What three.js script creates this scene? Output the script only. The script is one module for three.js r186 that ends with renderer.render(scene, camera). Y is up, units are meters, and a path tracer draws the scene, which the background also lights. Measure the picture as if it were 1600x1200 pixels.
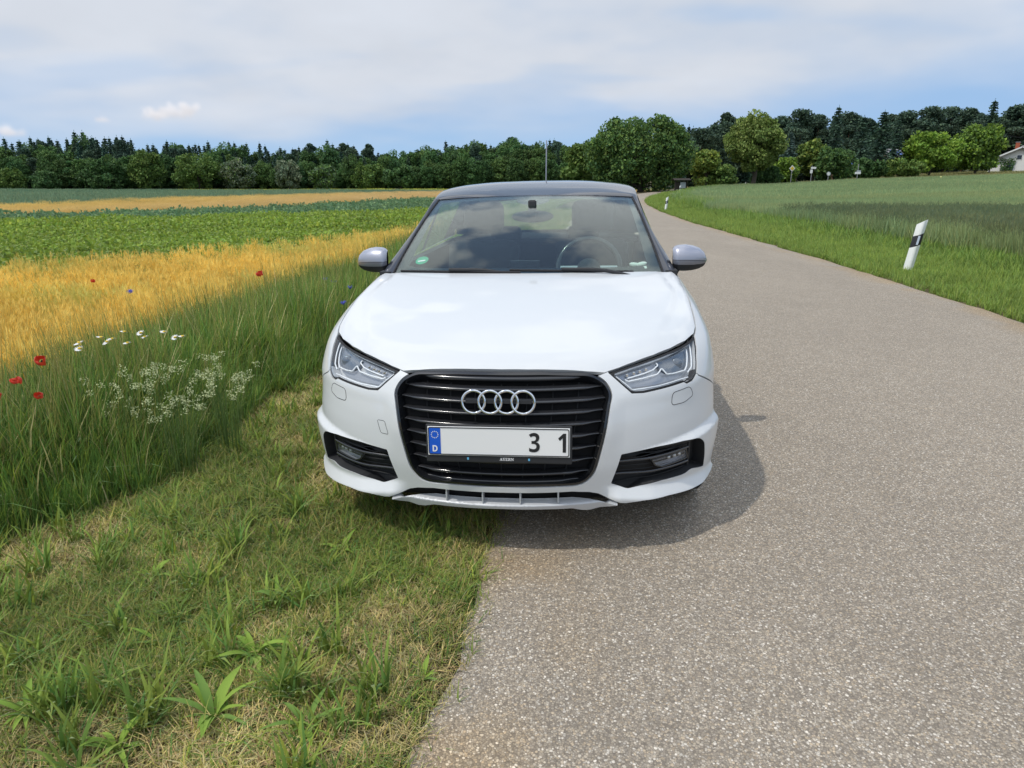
import * as THREE from 'three';
import { mergeGeometries, mergeVertices } from 'three/addons/utils/BufferGeometryUtils.js';
import { TessellateModifier } from 'three/addons/modifiers/TessellateModifier.js';
import { RoundedBoxGeometry } from 'three/addons/geometries/RoundedBoxGeometry.js';
import { FontLoader } from 'three/addons/loaders/FontLoader.js';
import { TextGeometry } from 'three/addons/geometries/TextGeometry.js';

// ---------- camera, sky, sun, exposure ----------
const scene = new THREE.Scene();
const camera = new THREE.PerspectiveCamera(57.84, 4 / 3, 0.05, 2500);
camera.position.set(0, 1.423, 0);
camera.rotation.set(-0.2878, 0, 0);
const renderer = new THREE.WebGLRenderer({ antialias: true });
renderer.toneMapping = THREE.LinearToneMapping;
renderer.toneMappingExposure = 1.0;
renderer.shadowMap.enabled = true;
const sunDir = new THREE.Vector3(-0.55, 1.03, 0.32).normalize();
const sun = new THREE.DirectionalLight(new THREE.Color(1.0, 0.95, 0.87), 2.25);
sun.position.copy(sunDir).multiplyScalar(60);
sun.castShadow = true; sun.shadow.radius = 2.2; sun.shadow.mapSize.set(2048, 2048);
Object.assign(sun.shadow.camera, { left: -60, right: 60, top: 60, bottom: -60, near: 1, far: 200 });
sun.name = 'sun'; scene.add(sun, sun.target);

// ---------- small helpers ----------
function rng(seed) { let s = seed >>> 0; return () => { s = (s + 0x6D2B79F5) >>> 0; let t = s; t = Math.imul(t ^ (t >>> 15), t | 1); t ^= t + Math.imul(t ^ (t >>> 7), t | 61); return ((t ^ (t >>> 14)) >>> 0) / 4294967296; }; }
const lerp = (a, b, t) => a + (b - a) * t, clamp = (x, a, b) => x < a ? a : x > b ? b : x;
const ss = (a, b, x) => { const t = clamp((x - a) / (b - a), 0, 1); return t * t * (3 - 2 * t); };
const PI = Math.PI;
function hash2(x, y, s = 0) { let h = Math.imul(x | 0, 374761393) + Math.imul(y | 0, 668265263) + Math.imul(s | 0, 1274126177); h = Math.imul(h ^ (h >>> 13), 1274126177); return ((h ^ (h >>> 16)) >>> 0) / 4294967296; }
function vnoise(x, y, s = 0, per = 0) {
  const xi = Math.floor(x), yi = Math.floor(y), u = x - xi, v = y - yi, w = per ? (k) => ((k % per) + per) % per : (k) => k;
  const a = u * u * (3 - 2 * u), b = v * v * (3 - 2 * v);
  return lerp(lerp(hash2(w(xi), w(yi), s), hash2(w(xi + 1), w(yi), s), a), lerp(hash2(w(xi), w(yi + 1), s), hash2(w(xi + 1), w(yi + 1), s), a), b);
}
function fbm(x, y, o = 4, s = 0) { let r = 0, a = 0.5, n = 0; for (let i = 0; i < o; i++) { r += a * vnoise(x, y, s + i * 17); n += a; a *= 0.5; x *= 2.03; y *= 2.03; } return r / n; }
// piecewise cubic through a table (monotone Hermite)
function table(xs, ys) {
  const n = xs.length, d = [], m = [];
  for (let i = 0; i < n - 1; i++) d.push((ys[i + 1] - ys[i]) / (xs[i + 1] - xs[i]));
  for (let i = 0; i < n; i++) m.push(i === 0 ? d[0] : i === n - 1 ? d[n - 2] : d[i - 1] * d[i] <= 0 ? 0 : 2 * d[i - 1] * d[i] / (d[i - 1] + d[i]));
  return (x) => {
    if (x <= xs[0]) return ys[0] + m[0] * 0 * (x - xs[0]);
    if (x >= xs[n - 1]) return ys[n - 1];
    let i = 0; while (x > xs[i + 1]) i++;
    const h = xs[i + 1] - xs[i], t = (x - xs[i]) / h, t2 = t * t, t3 = t2 * t;
    return (2 * t3 - 3 * t2 + 1) * ys[i] + (t3 - 2 * t2 + t) * h * m[i] + (-2 * t3 + 3 * t2) * ys[i + 1] + (t3 - t2) * h * m[i + 1];
  };
}

// ---------- sky: blue air low down, thin veil cloud above it, a few small cumulus ----------
function makeSky() {
  const w = 2048, h = 1024, data = new Float32Array(w * h * 4);
  const cumuli = [[-0.432, 0.0765, 0.03, 0.0105], [-0.449, 0.072, 0.016, 0.007], [-0.41, 0.081, 0.014, 0.0085], [-0.60, 0.049, 0.017, 0.008], [-0.505, 0.066, 0.007, 0.003]];
  for (let j = 0; j < h; j++) {
    const el = ((j + 0.5) / h - 0.5) * PI;
    for (let i = 0; i < w; i++) {
      const k = (j * w + i) * 4;
      if (el < -0.01) { data[k] = 0.37; data[k + 1] = 0.57; data[k + 2] = 0.79; data[k + 3] = 1; continue; }
      // column -> direction: u = atan2(z, x) / 2pi + 0.5
      const th = ((i + 0.5) / w - 0.5) * 2 * PI, dx = Math.cos(th), dz = Math.sin(th);
      const az = Math.atan2(dx, -dz);                     // 0 straight ahead, + to the right
      const e = Math.max(el, 0.0), up = Math.sin(e);
      const px = dx * Math.cos(e) / (up + 0.16), pz = dz * Math.cos(e) / (up + 0.16);
      const q1 = fbm(px * 0.95 + 7.3, pz * 0.95 - 2.1, 5, 3), q2 = fbm(px * 2.3 - 3.0, pz * 2.3 + 9.2, 5, 41), q3 = fbm(px * 0.5 + 1.0, pz * 0.5 + 4.0, 3, 77);
      // veil: sets in a few degrees above the horizon, broken by bluer streaks
      let veil = ss(0.03, 0.135, e + (q1 - 0.5) * 0.10 + (q3 - 0.5) * 0.05 - 0.05 * ss(0.25, 0.7, az) * ss(1.5, 0.8, az));
      veil *= 0.74 + 0.26 * ss(0.34, 0.58, q1 * 0.6 + q2 * 0.4);
      const blueStreak = ss(0.56, 0.72, fbm(px * 0.8 + 20, pz * 1.6 - 11, 4, 5)); veil *= 1 - 0.38 * blueStreak;
      // higher up: broken brighter cloud
      const high = ss(0.25, 0.6, e), puff = ss(0.45, 0.62, fbm(px * 4.2 + 13.3, pz * 4.2 + 8.2, 5, 57));
      let br = 0.33, bg = 0.505, bb = 0.74;
      const low = 1 - ss(0, 0.10, e); br = lerp(br * 0.92, 0.35, low); bg = lerp(bg * 0.94, 0.53, low); bb = lerp(bb * 0.98, 0.75, low);
      const zen = ss(0.3, 1.2, e); br *= 1 - 0.35 * zen; bg *= 1 - 0.3 * zen; bb *= 1 - 0.15 * zen;
      const shade = 0.97 + 0.16 * (q2 - 0.5) + 0.10 * (q3 - 0.5);
      const cr = 0.615 * shade, cg = 0.655 * shade, cb = 0.725 * shade;
      let cover = lerp(veil, puff, high * 0.75);
      let r = lerp(br, cr, cover), g = lerp(bg, cg, cover), b = lerp(bb, cb, cover);
      const bright = high * puff * 0.55; r += bright; g += bright; b += bright * 0.98;
      // brighter aureole of thin cloud round the sun
      const cosS = dx * Math.cos(el) * sunDir.x + Math.sin(el) * sunDir.y + dz * Math.cos(el) * sunDir.z, gl = 0.5 * Math.exp((cosS - 1) * 14);
      r += gl; g += gl * 0.97; b += gl * 0.9;
      for (const [ca, ce, sa, se] of cumuli) {
        const da = (az - ca) / sa, de = (el - ce) / se, flat = de < 0 ? de * 1.9 : de;
        const m = ss(1.05, 0.45, Math.sqrt(da * da + flat * flat) + (fbm(az * 130, el * 150, 4, 9) - 0.5) * 1.3);
        const lit = 0.72 + 0.16 * clamp(de, -0.6, 1) + 0.1 * (fbm(az * 200, el * 220, 3, 12) - 0.5);
        r = lerp(r, lit * 0.97, m * 0.85); g = lerp(g, lit * 0.96, m * 0.85); b = lerp(b, lit, m * 0.85);
      }
      data[k] = r * 1.13; data[k + 1] = g * 1.13; data[k + 2] = b * 1.13; data[k + 3] = 1;
    }
  }
  const t = new THREE.DataTexture(data, w, h, THREE.RGBAFormat, THREE.FloatType);
  t.mapping = THREE.EquirectangularReflectionMapping; t.magFilter = THREE.LinearFilter; t.minFilter = THREE.LinearFilter; t.needsUpdate = true;
  return t;
}
const skyTex = makeSky(); scene.background = skyTex; scene.environment = skyTex;

// ---------- naming ----------
const used = {};
function numbered(name) { used[name] = (used[name] ?? -1) + 1; return used[name] ? name + '_' + String(used[name]).padStart(3, '0') : name; }
function shadows(o) { o.traverse((m) => { if (m.isMesh) { m.castShadow = true; m.receiveShadow = true; } }); return o; }
function thing(name, label, category, pos = [0, 0, 0], turn = 0, group) {
  const o = new THREE.Group(); o.name = numbered(name); o.position.set(...pos); o.rotation.y = turn; o.userData = { label, category }; if (group) o.userData.group = group; scene.add(o); return o;
}
function part(name, geo, mat, parent) { const m = new THREE.Mesh(geo, mat); m.name = name; m.castShadow = m.receiveShadow = true; parent.add(m); return m; }
function group(name, parent) { const g = new THREE.Group(); g.name = name; parent.add(g); return g; }
function single(name, label, category, geo, mat, grp) { const m = new THREE.Mesh(geo, mat); m.name = numbered(name); m.castShadow = m.receiveShadow = true; m.userData = { label, category }; if (grp) m.userData.group = grp; scene.add(m); return m; }
function structure(name, geo, mat) { const m = new THREE.Mesh(geo, mat); m.name = name; m.receiveShadow = m.castShadow = true; m.userData = { kind: 'structure' }; scene.add(m); return m; }
const std = (o) => new THREE.MeshStandardMaterial(o), phys = (o) => new THREE.MeshPhysicalMaterial(o);
const lin = (r, g, b) => new THREE.Color().setRGB(r, g, b);

// ---------- the lie of the land (D = metres ahead of the photographer, z = -D) ----------
const roadRise = table([-30, 0, 10, 20, 30, 42, 55, 70, 90, 120, 160, 400], [0, 0, 0, -0.1, -0.28, -0.42, -0.38, -0.2, 0, 0.25, 0.5, 0.5]);
const roadRight = table([-30, 0, 7.1, 9.7, 12.6, 16.4, 25.6, 36.5, 49.6, 56.6, 62.7, 72.3, 86, 110, 140, 180], [2.2, 4.72, 5.28, 5.5, 5.74, 6.0, 6.85, 8.1, 9.5, 10.5, 11.8, 14.8, 20.2, 33, 56, 95]);
const roadLeft = table([-30, 0, 1.4, 2.7, 7, 12.6, 16.4, 25.6, 36.5, 49.6, 58, 66, 76, 90, 112, 140, 180], [-3, -0.38, -0.24, -0.1, 0.36, 0.86, 1.1, 2.0, 3.2, 4.9, 6.5, 9.2, 13.4, 19.6, 31, 51, 88]);
const soft = (x, k) => x > 20 * k ? x : k * Math.log(1 + Math.exp(x / k));
function landY(x, D) {
  const xl = roadLeft(D), xr = roadRight(D), hr = roadRise(D);
  let y = hr;
  if (x < xl) {
    const t = xl - x, far = -0.3 - 0.008 * Math.max(0, D - 15);
    y = lerp(hr - 0.012 - 0.022 * ss(0, 1.0, t), Math.min(far, hr - 0.2), ss(1.6, 4.5, t));
    y += (fbm(x * 0.9 + 3, D * 0.9, 3, 8) - 0.5) * 0.035 * ss(0.05, 0.5, t);
    y += (fbm(x * 0.03, D * 0.03, 3, 2) - 0.5) * 0.5 * ss(20, 70, t);
  } else if (x > xr) {
    const t = x - xr;
    y = lerp(hr - 0.012, hr + 0.0, ss(0, 2, t)) + 0.0275 * soft(x - 26, 7) * ss(4, 20, t);
    y += (fbm(x * 0.9 + 3, D * 0.9, 3, 8) - 0.5) * 0.04 * ss(0.05, 0.5, t);
    y += (fbm(x * 0.04, D * 0.04, 3, 6) - 0.5) * 0.35 * ss(8, 30, t);
  } else y -= 0.03 + 0.004 * Math.max(0, D - 10);
  return y;
}
function dataTex(w, h, fn, srgb = true, rep = true) {
  const d = new Uint8Array(w * h * 4);
  for (let j = 0; j < h; j++) for (let i = 0; i < w; i++) { const c = fn(i, j), k = (j * w + i) * 4; d[k] = c[0]; d[k + 1] = c[1]; d[k + 2] = c[2]; d[k + 3] = c[3] ?? 255; }
  const t = new THREE.DataTexture(d, w, h); t.magFilter = THREE.LinearFilter; t.minFilter = THREE.LinearFilter; if (rep) t.wrapS = t.wrapT = THREE.RepeatWrapping; if (srgb) t.colorSpace = THREE.SRGBColorSpace; t.needsUpdate = true; return t;
}
// chip-seal road: pale stones of 4 to 11 mm pressed into dark binder
function chipTextures() {
  const n = 1536, size = 1.9, cells = 280, cs = n / cells;     // 8 mm cells
  const col = new Uint8Array(n * n * 4), bmp = new Uint8Array(n * n * 4);
  const cx = new Float32Array(cells * cells), cy = new Float32Array(cells * cells), rad = new Float32Array(cells * cells), pal = [];
  const tones = [[176, 165, 149], [167, 157, 142], [186, 177, 163], [154, 145, 132], [160, 152, 141], [178, 163, 142], [141, 132, 121], [208, 201, 190], [170, 158, 141], [149, 140, 128]];
  for (let k = 0; k < cells * cells; k++) {
    const i = k % cells, j = (k / cells) | 0;
    cx[k] = i + hash2(i, j, 1); cy[k] = j + hash2(i, j, 2); rad[k] = 0.34 + 0.42 * hash2(i, j, 3) ** 1.6;
    const t = tones[(hash2(i, j, 4) * tones.length) | 0], v = 0.84 + 0.26 * hash2(i, j, 5); pal.push([t[0] * v, t[1] * v, t[2] * v, 0.5 + 0.5 * hash2(i, j, 6)]);
  }
  for (let y = 0; y < n; y++) for (let x = 0; x < n; x++) {
    const u = x / cs, v = y / cs, iu = Math.floor(u), iv = Math.floor(v);
    let best = 9, bk = 0, second = 9;
    for (let dj = -1; dj <= 1; dj++) for (let di = -1; di <= 1; di++) {
      const ii = iu + di, jj = iv + dj, k = ((jj + cells) % cells) * cells + (ii + cells) % cells;
      const ox = cx[k] - (k % cells) + ii - u, oy = cy[k] - ((k / cells) | 0) + jj - v, d = Math.sqrt(ox * ox + oy * oy) - (rad[k] - 0.5);
      if (d < best) { second = best; best = d; bk = k; } else if (d < second) second = d;
    }
    const edge = second - best, inside = ss(0.02, 0.2, edge) * ss(0.75, 0.45, best), g = (hash2(x, y, 7) - 0.5) * 20, p = pal[bk], o = (y * n + x) * 4;
    const bi = [122, 114, 103];
    for (let c = 0; c < 3; c++) col[o + c] = clamp(lerp(bi[c], p[c], inside) + g, 0, 255);
    const hgt = 60 + 170 * inside * p[3]; bmp[o] = bmp[o + 1] = bmp[o + 2] = hgt; col[o + 3] = bmp[o + 3] = 255;
  }
  const mk = (d, s) => { const t = new THREE.DataTexture(d, n, n); t.wrapS = t.wrapT = THREE.RepeatWrapping; t.magFilter = THREE.LinearFilter; t.minFilter = THREE.LinearFilter; if (s) t.colorSpace = THREE.SRGBColorSpace; t.repeat.set(1 / size, 1 / size); t.needsUpdate = true; return t; };
  return [mk(col, true), mk(bmp, false)];
}
const [chipMap, chipBump] = chipTextures();
const roadMat = std({ map: chipMap, bumpMap: chipBump, bumpScale: 0.0022, roughness: 0.93, vertexColors: true });
{ // road sheet
  const Ds = []; for (let D = -4; D < 12; D += 0.1) Ds.push(D); for (let D = 12; D < 60; D += 0.6) Ds.push(D); for (let D = 60; D <= 180; D += 2.5) Ds.push(D);
  const nx = 72, pos = [], uv = [], col = [], idx = [];
  Ds.forEach((D, r) => {
    const wob = (fbm(D * 2.2, 3.1, 4, 5) - 0.5) * 0.16 + (fbm(D * 9, 7, 2, 6) - 0.5) * 0.05, xl = roadLeft(D) + wob, xr = roadRight(D) + (fbm(D * 1.4, 9.1, 3, 15) - 0.5) * 0.2;
    for (let i = 0; i <= nx; i++) {
      const s = i / nx, e = s < 0.5 ? 2 * s * s * 0.55 + s * 0.45 : 1 - (2 * (1 - s) * (1 - s) * 0.55 + (1 - s) * 0.45), x = lerp(xl, xr, e), hr = roadRise(D);
      const y = hr + 0.004 - 0.012 * ss(0.012, 0, e) - 0.012 * ss(0.988, 1, e);
      pos.push(x, y, -D); uv.push(x, D);
      // tracks polished by tyres are a little paler; sand washed in along both edges
      const tl = x - xl, tr = xr - x;
      const patch = fbm(x * 1.3 + 9, D * 0.6, 4, 11), fine = fbm(x * 7, D * 7, 2, 31);
      let v = 0.97 + 0.16 * (patch - 0.5) + 0.1 * (fine - 0.5);
      const wander = 0.5 + 0.5 * fbm(D * 0.8, 4, 3, 21);
      const sand = ss(0.30, 0.62, fbm(x * 3.1, D * 2.1, 4, 51)) * ss(0.75 * wander, 0.05, tl) + ss(0.30, 0.6, fbm(x * 3.1, D * 2.1, 4, 53)) * ss(0.55, 0.02, tr);
      col.push(v * lerp(1, 1.06, sand), v * lerp(0.975, 0.915, sand), v * lerp(0.93, 0.70, sand));
      if (r && i) { const a = (r - 1) * (nx + 1) + i - 1, b = a + 1, c = a + nx + 1, d = c + 1; idx.push(a, b, c, b, d, c); }
    }
  });
  const g = new THREE.BufferGeometry(); g.setAttribute('position', new THREE.Float32BufferAttribute(pos, 3)); g.setAttribute('uv', new THREE.Float32BufferAttribute(uv, 2)); g.setAttribute('color', new THREE.Float32BufferAttribute(col, 3)); g.setIndex(idx); g.computeVertexNormals();
  structure('road', g, roadMat);
}
// which crop grows where (left of the road)
const edgeBarley = table([-60, -20, -7.35, -5.8, -4.5, -2.35, 1.2, 4], [6.5, 8.3, 10.1, 10.7, 12.4, 16.3, 25, 32]);
const edgeBeans = table([-120, -40, -18.5, -12.6, -5.2, 3, 8], [12, 17.5, 21.5, 26, 36, 54, 72]);
const edgePotato = table([-140, -60, -22, -16.5, -10.5, -4, 4], [15, 22, 28, 37, 54, 76, 104]);
const edgeFarBarley = table([-160, -80, -31, -27, -22, -8, 4], [20, 29, 38, 56, 84, 122, 148]);
const FOREST_D = 176;
function zone(x, D) {
  const xl = roadLeft(D), xr = roadRight(D);
  if (x > xr) { const t = x - xr; return t < 2.4 + 0.9 * fbm(D * 0.13, 2, 3, 4) ? 'verge' : D > 97 + 0.16 * x ? 'meadow' : 'wheat'; }
  if (x > xl) return 'road';
  const t = xl - x;
  if (t < 2.9 + 0.5 * (fbm(D * 0.5, 1, 2, 3) - 0.5)) return 'verge';
  if (D < edgeBarley(x)) return 'barley';
  if (D < edgeBeans(x)) return 'beans';
  if (D < edgePotato(x)) return 'potato';
  if (D < edgeFarBarley(x)) return 'farbarley';
  return D < FOREST_D - 4 ? 'farwheat' : 'wood';
}
const soil = dataTex(512, 512, (i, j) => {
  const a = fbm(i / 22, j / 22, 4, 1), b = hash2(i, j, 9), c = vnoise(i / 3, j / 9, 5), v = 0.72 + 0.5 * (a - 0.5) + 0.24 * (b - 0.5) + 0.22 * (c - 0.5);
  return [clamp(225 * v, 0, 255), clamp(215 * v, 0, 255), clamp(195 * v, 0, 255)];
});
soil.repeat.set(1 / 1.3, 1 / 1.3);
const groundMat = std({ map: soil, bumpMap: soil, bumpScale: 0.012, roughness: 1, vertexColors: true });
{
  const ax = (t) => Math.sign(t) * (2.4 * Math.abs(t) + 900 * Math.abs(t) ** 5.5 * 0.62 + 26 * Math.abs(t) ** 2.4);
  const nx = 260, nz = 300, pos = [], uv = [], col = [], idx = [];
  const base = { verge: [0.19, 0.165, 0.08], road: [0.16, 0.14, 0.10], wheat: [0.20, 0.22, 0.10], meadow: [0.16, 0.18, 0.06], barley: [0.45, 0.34, 0.10], beans: [0.16, 0.19, 0.05], potato: [0.11, 0.115, 0.05], farbarley: [0.42, 0.32, 0.10], farwheat: [0.12, 0.16, 0.08], wood: [0.05, 0.05, 0.03] };
  for (let j = 0; j <= nz; j++) for (let i = 0; i <= nx; i++) {
    const tx = i / nx * 2 - 1, tz = j / nz, x = ax(tx), D = -6 + 16 * tz + 30 * tz ** 2.6 + 940 * tz ** 7;
    pos.push(x, landY(x, D), -D); uv.push(x, D);
    const c = base[zone(x, D)], v = 1.05 + 0.4 * (fbm(x * 1.7, D * 1.7, 3, 14) - 0.3); col.push(c[0] * v * 1.3, c[1] * v * 1.3, c[2] * v * 1.3);
    if (i && j) { const a = (j - 1) * (nx + 1) + i - 1, b = a + 1, cc = a + nx + 1, d = cc + 1; idx.push(a, b, cc, b, d, cc); }
  }
  const g = new THREE.BufferGeometry(); g.setAttribute('position', new THREE.Float32BufferAttribute(pos, 3)); g.setAttribute('uv', new THREE.Float32BufferAttribute(uv, 2)); g.setAttribute('color', new THREE.Float32BufferAttribute(col, 3)); g.setIndex(idx); g.computeVertexNormals();
  structure('ground', g, groundMat);
}

// ---------- the car: one smooth body surface, from which every panel is cut ----------
// car axes: x to the picture's right, y up, Z metres back from the nose
const noseZ = table([0.12, 0.17, 0.23, 0.3, 0.4, 0.5, 0.6, 0.7, 0.76, 0.85, 1.0], [0.075, 0.062, 0.046, 0.03, 0.014, 0.01, 0.026, 0.075, 0.125, 0.23, 0.42]);
const halfW = table([0.12, 0.17, 0.25, 0.45, 0.6, 0.75, 0.85, 0.95, 1.06], [0.835, 0.845, 0.86, 0.873, 0.873, 0.86, 0.835, 0.80, 0.76]);
const tailZ = table([0.15, 0.3, 0.5, 0.7, 0.9, 1.05], [3.90, 3.96, 3.973, 3.95, 3.90, 3.84]);
const hoodC = table([0.05, 0.1, 0.15, 0.22, 0.3, 0.5, 0.8, 1.0, 1.19, 1.4, 2.2, 3.2, 3.97], [0.722, 0.752, 0.773, 0.797, 0.82, 0.868, 0.925, 0.951, 0.97, 0.98, 0.985, 1.0, 1.0]);
const hoodS = table([0.1, 0.3, 0.4, 0.5, 0.75, 1.0, 1.3, 2.0, 3.0, 3.97], [0.70, 0.755, 0.782, 0.81, 0.87, 0.922, 0.962, 0.982, 1.0, 1.0]);
const NL = 0.62, RL = 0.42;
function smax(a, b, k) { const h = Math.max(k - Math.abs(a - b), 0) / k; return Math.max(a, b) + h * h * k * 0.25; }
const foldTop = (x) => lerp(0.42, 0.468, clamp((x - 0.43) / 0.37, 0, 1.2)), bladeTop = (x) => lerp(0.296, 0.252, clamp((x - 0.42) / 0.38, 0, 1.1));
const ramp = (a, b, x) => { const t = (x - a) / (b - a), k = 0.2; const sm = (q) => q <= -k ? 0 : q >= k ? q : (q + k) * (q + k) / (4 * k); return sm(t) - sm(t - 1); };
function bodyF(x, y, Z) {
  const ax = Math.abs(x), w = halfW(y), zn = noseZ(y) + NL, zt = tailZ(y) - RL;
  let d;
  if (Z < zn) { const u = ax / w, v = (zn - Z) / NL, g = (u * u + v * v - 1) / 2; d = g / Math.hypot(u / w, v / NL, 1e-6); }
  else if (Z > zt) { const u = ax / w, v = (Z - zt) / RL, u4 = u * u * u, v4 = v * v * v, g = (u4 * u + v4 * v - 1) / 4; d = g / Math.hypot(u4 / w, v4 / RL, 1e-6); }
  else d = ax - w;
  if (Z < 0.75) {
    const fade = 1 - ss(0.5, 0.72, Z);
    d -= 0.026 * ss(0.43, 0.60, ax) * ramp(0, 0.030, foldTop(ax) - y) * fade;          // fold above the lower air intakes
    d -= 0.038 * ss(0.36, 0.46, ax) * ramp(-0.004, 0.042, bladeTop(ax) - y) * fade;       // blade below them
    d += 0.007 * ss(0.40, 0.47, ax) * ss(0.66, 0.60, y) * ss(foldTop(ax) - 0.01, foldTop(ax) + 0.10, y) * fade;
  }
  d -= 0.012 * Math.exp(-(((y - 0.83 - 0.02 * Z) / 0.022) ** 2)) * ss(0.7, 1.3, Z);        // shoulder line along the flank
  const r = Math.min(1, ax / 0.77), hc = hoodC(Z), hs = hoodS(Z);
  let hh = hc - (hc - hs) * Math.pow(r, 2.4) - 0.5 * Math.max(0, ax - 0.77);
  hh += 0.006 * ss(0.02, -0.02, ax - (0.60 + 0.12 * ss(0.3, 0.9, Z) - 0.03 * ss(0.9, 1.25, Z))) * ss(0.25, 0.6, Z) * (1 - ss(1.2, 1.4, Z));
  return smax(d, (y - hh) * 0.93, 0.055);
}
function grad(x, y, Z) { const e = 0.0015, a = bodyF(x + e, y, Z) - bodyF(x - e, y, Z), b = bodyF(x, y + e, Z) - bodyF(x, y - e, Z), c = bodyF(x, y, Z + e) - bodyF(x, y, Z - e), l = Math.hypot(a, b, c); return [a / l, b / l, c / l]; }
// base plan curve: a = arc length round the car from the middle of the nose
const planPts = (() => {
  const W = 0.873, pts = [], push = (x, Z, nx, nz) => { const p = pts[pts.length - 1]; pts.push({ a: p ? p.a + Math.hypot(x - p.x, Z - p.Z) : 0, x, Z, nx, nz }); };
  for (let i = 0; i <= 400; i++) { const f = i / 400 * PI / 2, x = W * Math.sin(f), Z = 0.02 + NL * (1 - Math.cos(f)), nx = Math.sin(f) / W, nz = -Math.cos(f) / NL, l = Math.hypot(nx, nz); push(x, Z, nx / l, nz / l); }
  for (let Z = 0.66; Z < 3.55; Z += 0.02) push(W, Z, 1, 0);
  for (let i = 0; i <= 300; i++) { const f = i / 300 * PI / 2, x = W * Math.cos(f), Z = 3.55 + RL * Math.sin(f), nx = Math.cos(f) / W, nz = Math.sin(f) / RL, l = Math.hypot(nx, nz); push(x, Z, nx / l, nz / l); }
  return pts;
})();

const A_END = planPts[planPts.length - 1].a;
function plan(a) {
  const s = a < 0 ? -1 : 1, q = Math.min(Math.abs(a), A_END - 1e-6); let lo = 0, hi = planPts.length - 1;
  while (hi - lo > 1) { const m = (lo + hi) >> 1; if (planPts[m].a <= q) lo = m; else hi = m; }
  const p = planPts[lo], r = planPts[hi], t = (q - p.a) / Math.max(1e-9, r.a - p.a);
  return [s * lerp(p.x, r.x, t), lerp(p.Z, r.Z, t), s * lerp(p.nx, r.nx, t), lerp(p.nz, r.nz, t)];
}
const wall = (a, y) => {                       // point of the body at arc length a and height y
  const [x, Z, nx, nz] = plan(a); let t = 0.12;
  for (let i = 0; i < 26; i++) { const f = bodyF(x + nx * t, y, Z + nz * t); t -= f * 0.9; if (Math.abs(f) < 2e-5) break; }
  return [x + nx * t, y, Z + nz * t];
};
const top = (x, Z) => { let y = 1.1; for (let i = 0; i < 26; i++) { const f = bodyF(x, y, Z); y -= f * 0.95; if (Math.abs(f) < 2e-5) break; } return [x, y, Z]; };
function frontHit(x, y) { let Z = -0.1; for (let i = 0; i < 60; i++) { const f = bodyF(x, y, Z); Z += Math.max(f, -0.05) * 0.8; if (Math.abs(f) < 2e-5) break; } return Z; }
function arcOf(x, Z) {                          // arc length whose normal passes through (x, Z)
  let best = 0, bd = 9; const ax = Math.abs(x);
  for (let k = 0; k < planPts.length; k++) { const p = planPts[k], d = Math.abs((ax - p.x) * -p.nz + (Z - p.Z) * p.nx), along = (ax - p.x) * p.nx + (Z - p.Z) * p.nz; if (along > -0.35 && d < bd) { bd = d; best = k; } }
  return Math.sign(x || 1) * planPts[best].a;
}
const F = (x, y) => [arcOf(x, frontHit(x, y)), y];                              // seen from the front
const S = (Z, y) => [planPts.find((p) => p.Z >= Z && p.x > 0.3).a, y];              // seen from the side
const flip = (pts) => pts.map(([a, y]) => [-a, y]);
function densify(pts, e, closed = true) {
  const out = []; const n = pts.length;
  for (let i = 0; i < (closed ? n : n - 1); i++) { const p = pts[i], q = pts[(i + 1) % n], l = Math.hypot(q[0] - p[0], q[1] - p[1]), k = Math.max(1, Math.ceil(l / e)); for (let j = 0; j < k; j++) out.push([lerp(p[0], q[0], j / k), lerp(p[1], q[1], j / k)]); }
  if (!closed) out.push(pts[n - 1]); return out;
}
function roundPoly(pts, r) {
  const out = [], n = pts.length;
  pts.forEach((p, i) => {
    const a = pts[(i + n - 1) % n], b = pts[(i + 1) % n], rr = p[2] ?? r, la = Math.hypot(a[0] - p[0], a[1] - p[1]), lb = Math.hypot(b[0] - p[0], b[1] - p[1]), ka = Math.min(rr, la * 0.45) / la, kb = Math.min(rr, lb * 0.45) / lb;
    const s = [lerp(p[0], a[0], ka), lerp(p[1], a[1], ka)], e = [lerp(p[0], b[0], kb), lerp(p[1], b[1], kb)];
    for (let k = 0; k <= 5; k++) { const t = k / 5; out.push([(1 - t) ** 2 * s[0] + 2 * t * (1 - t) * p[0] + t * t * e[0], (1 - t) ** 2 * s[1] + 2 * t * (1 - t) * p[1] + t * t * e[1]]); }
  });
  return out;
}
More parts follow.
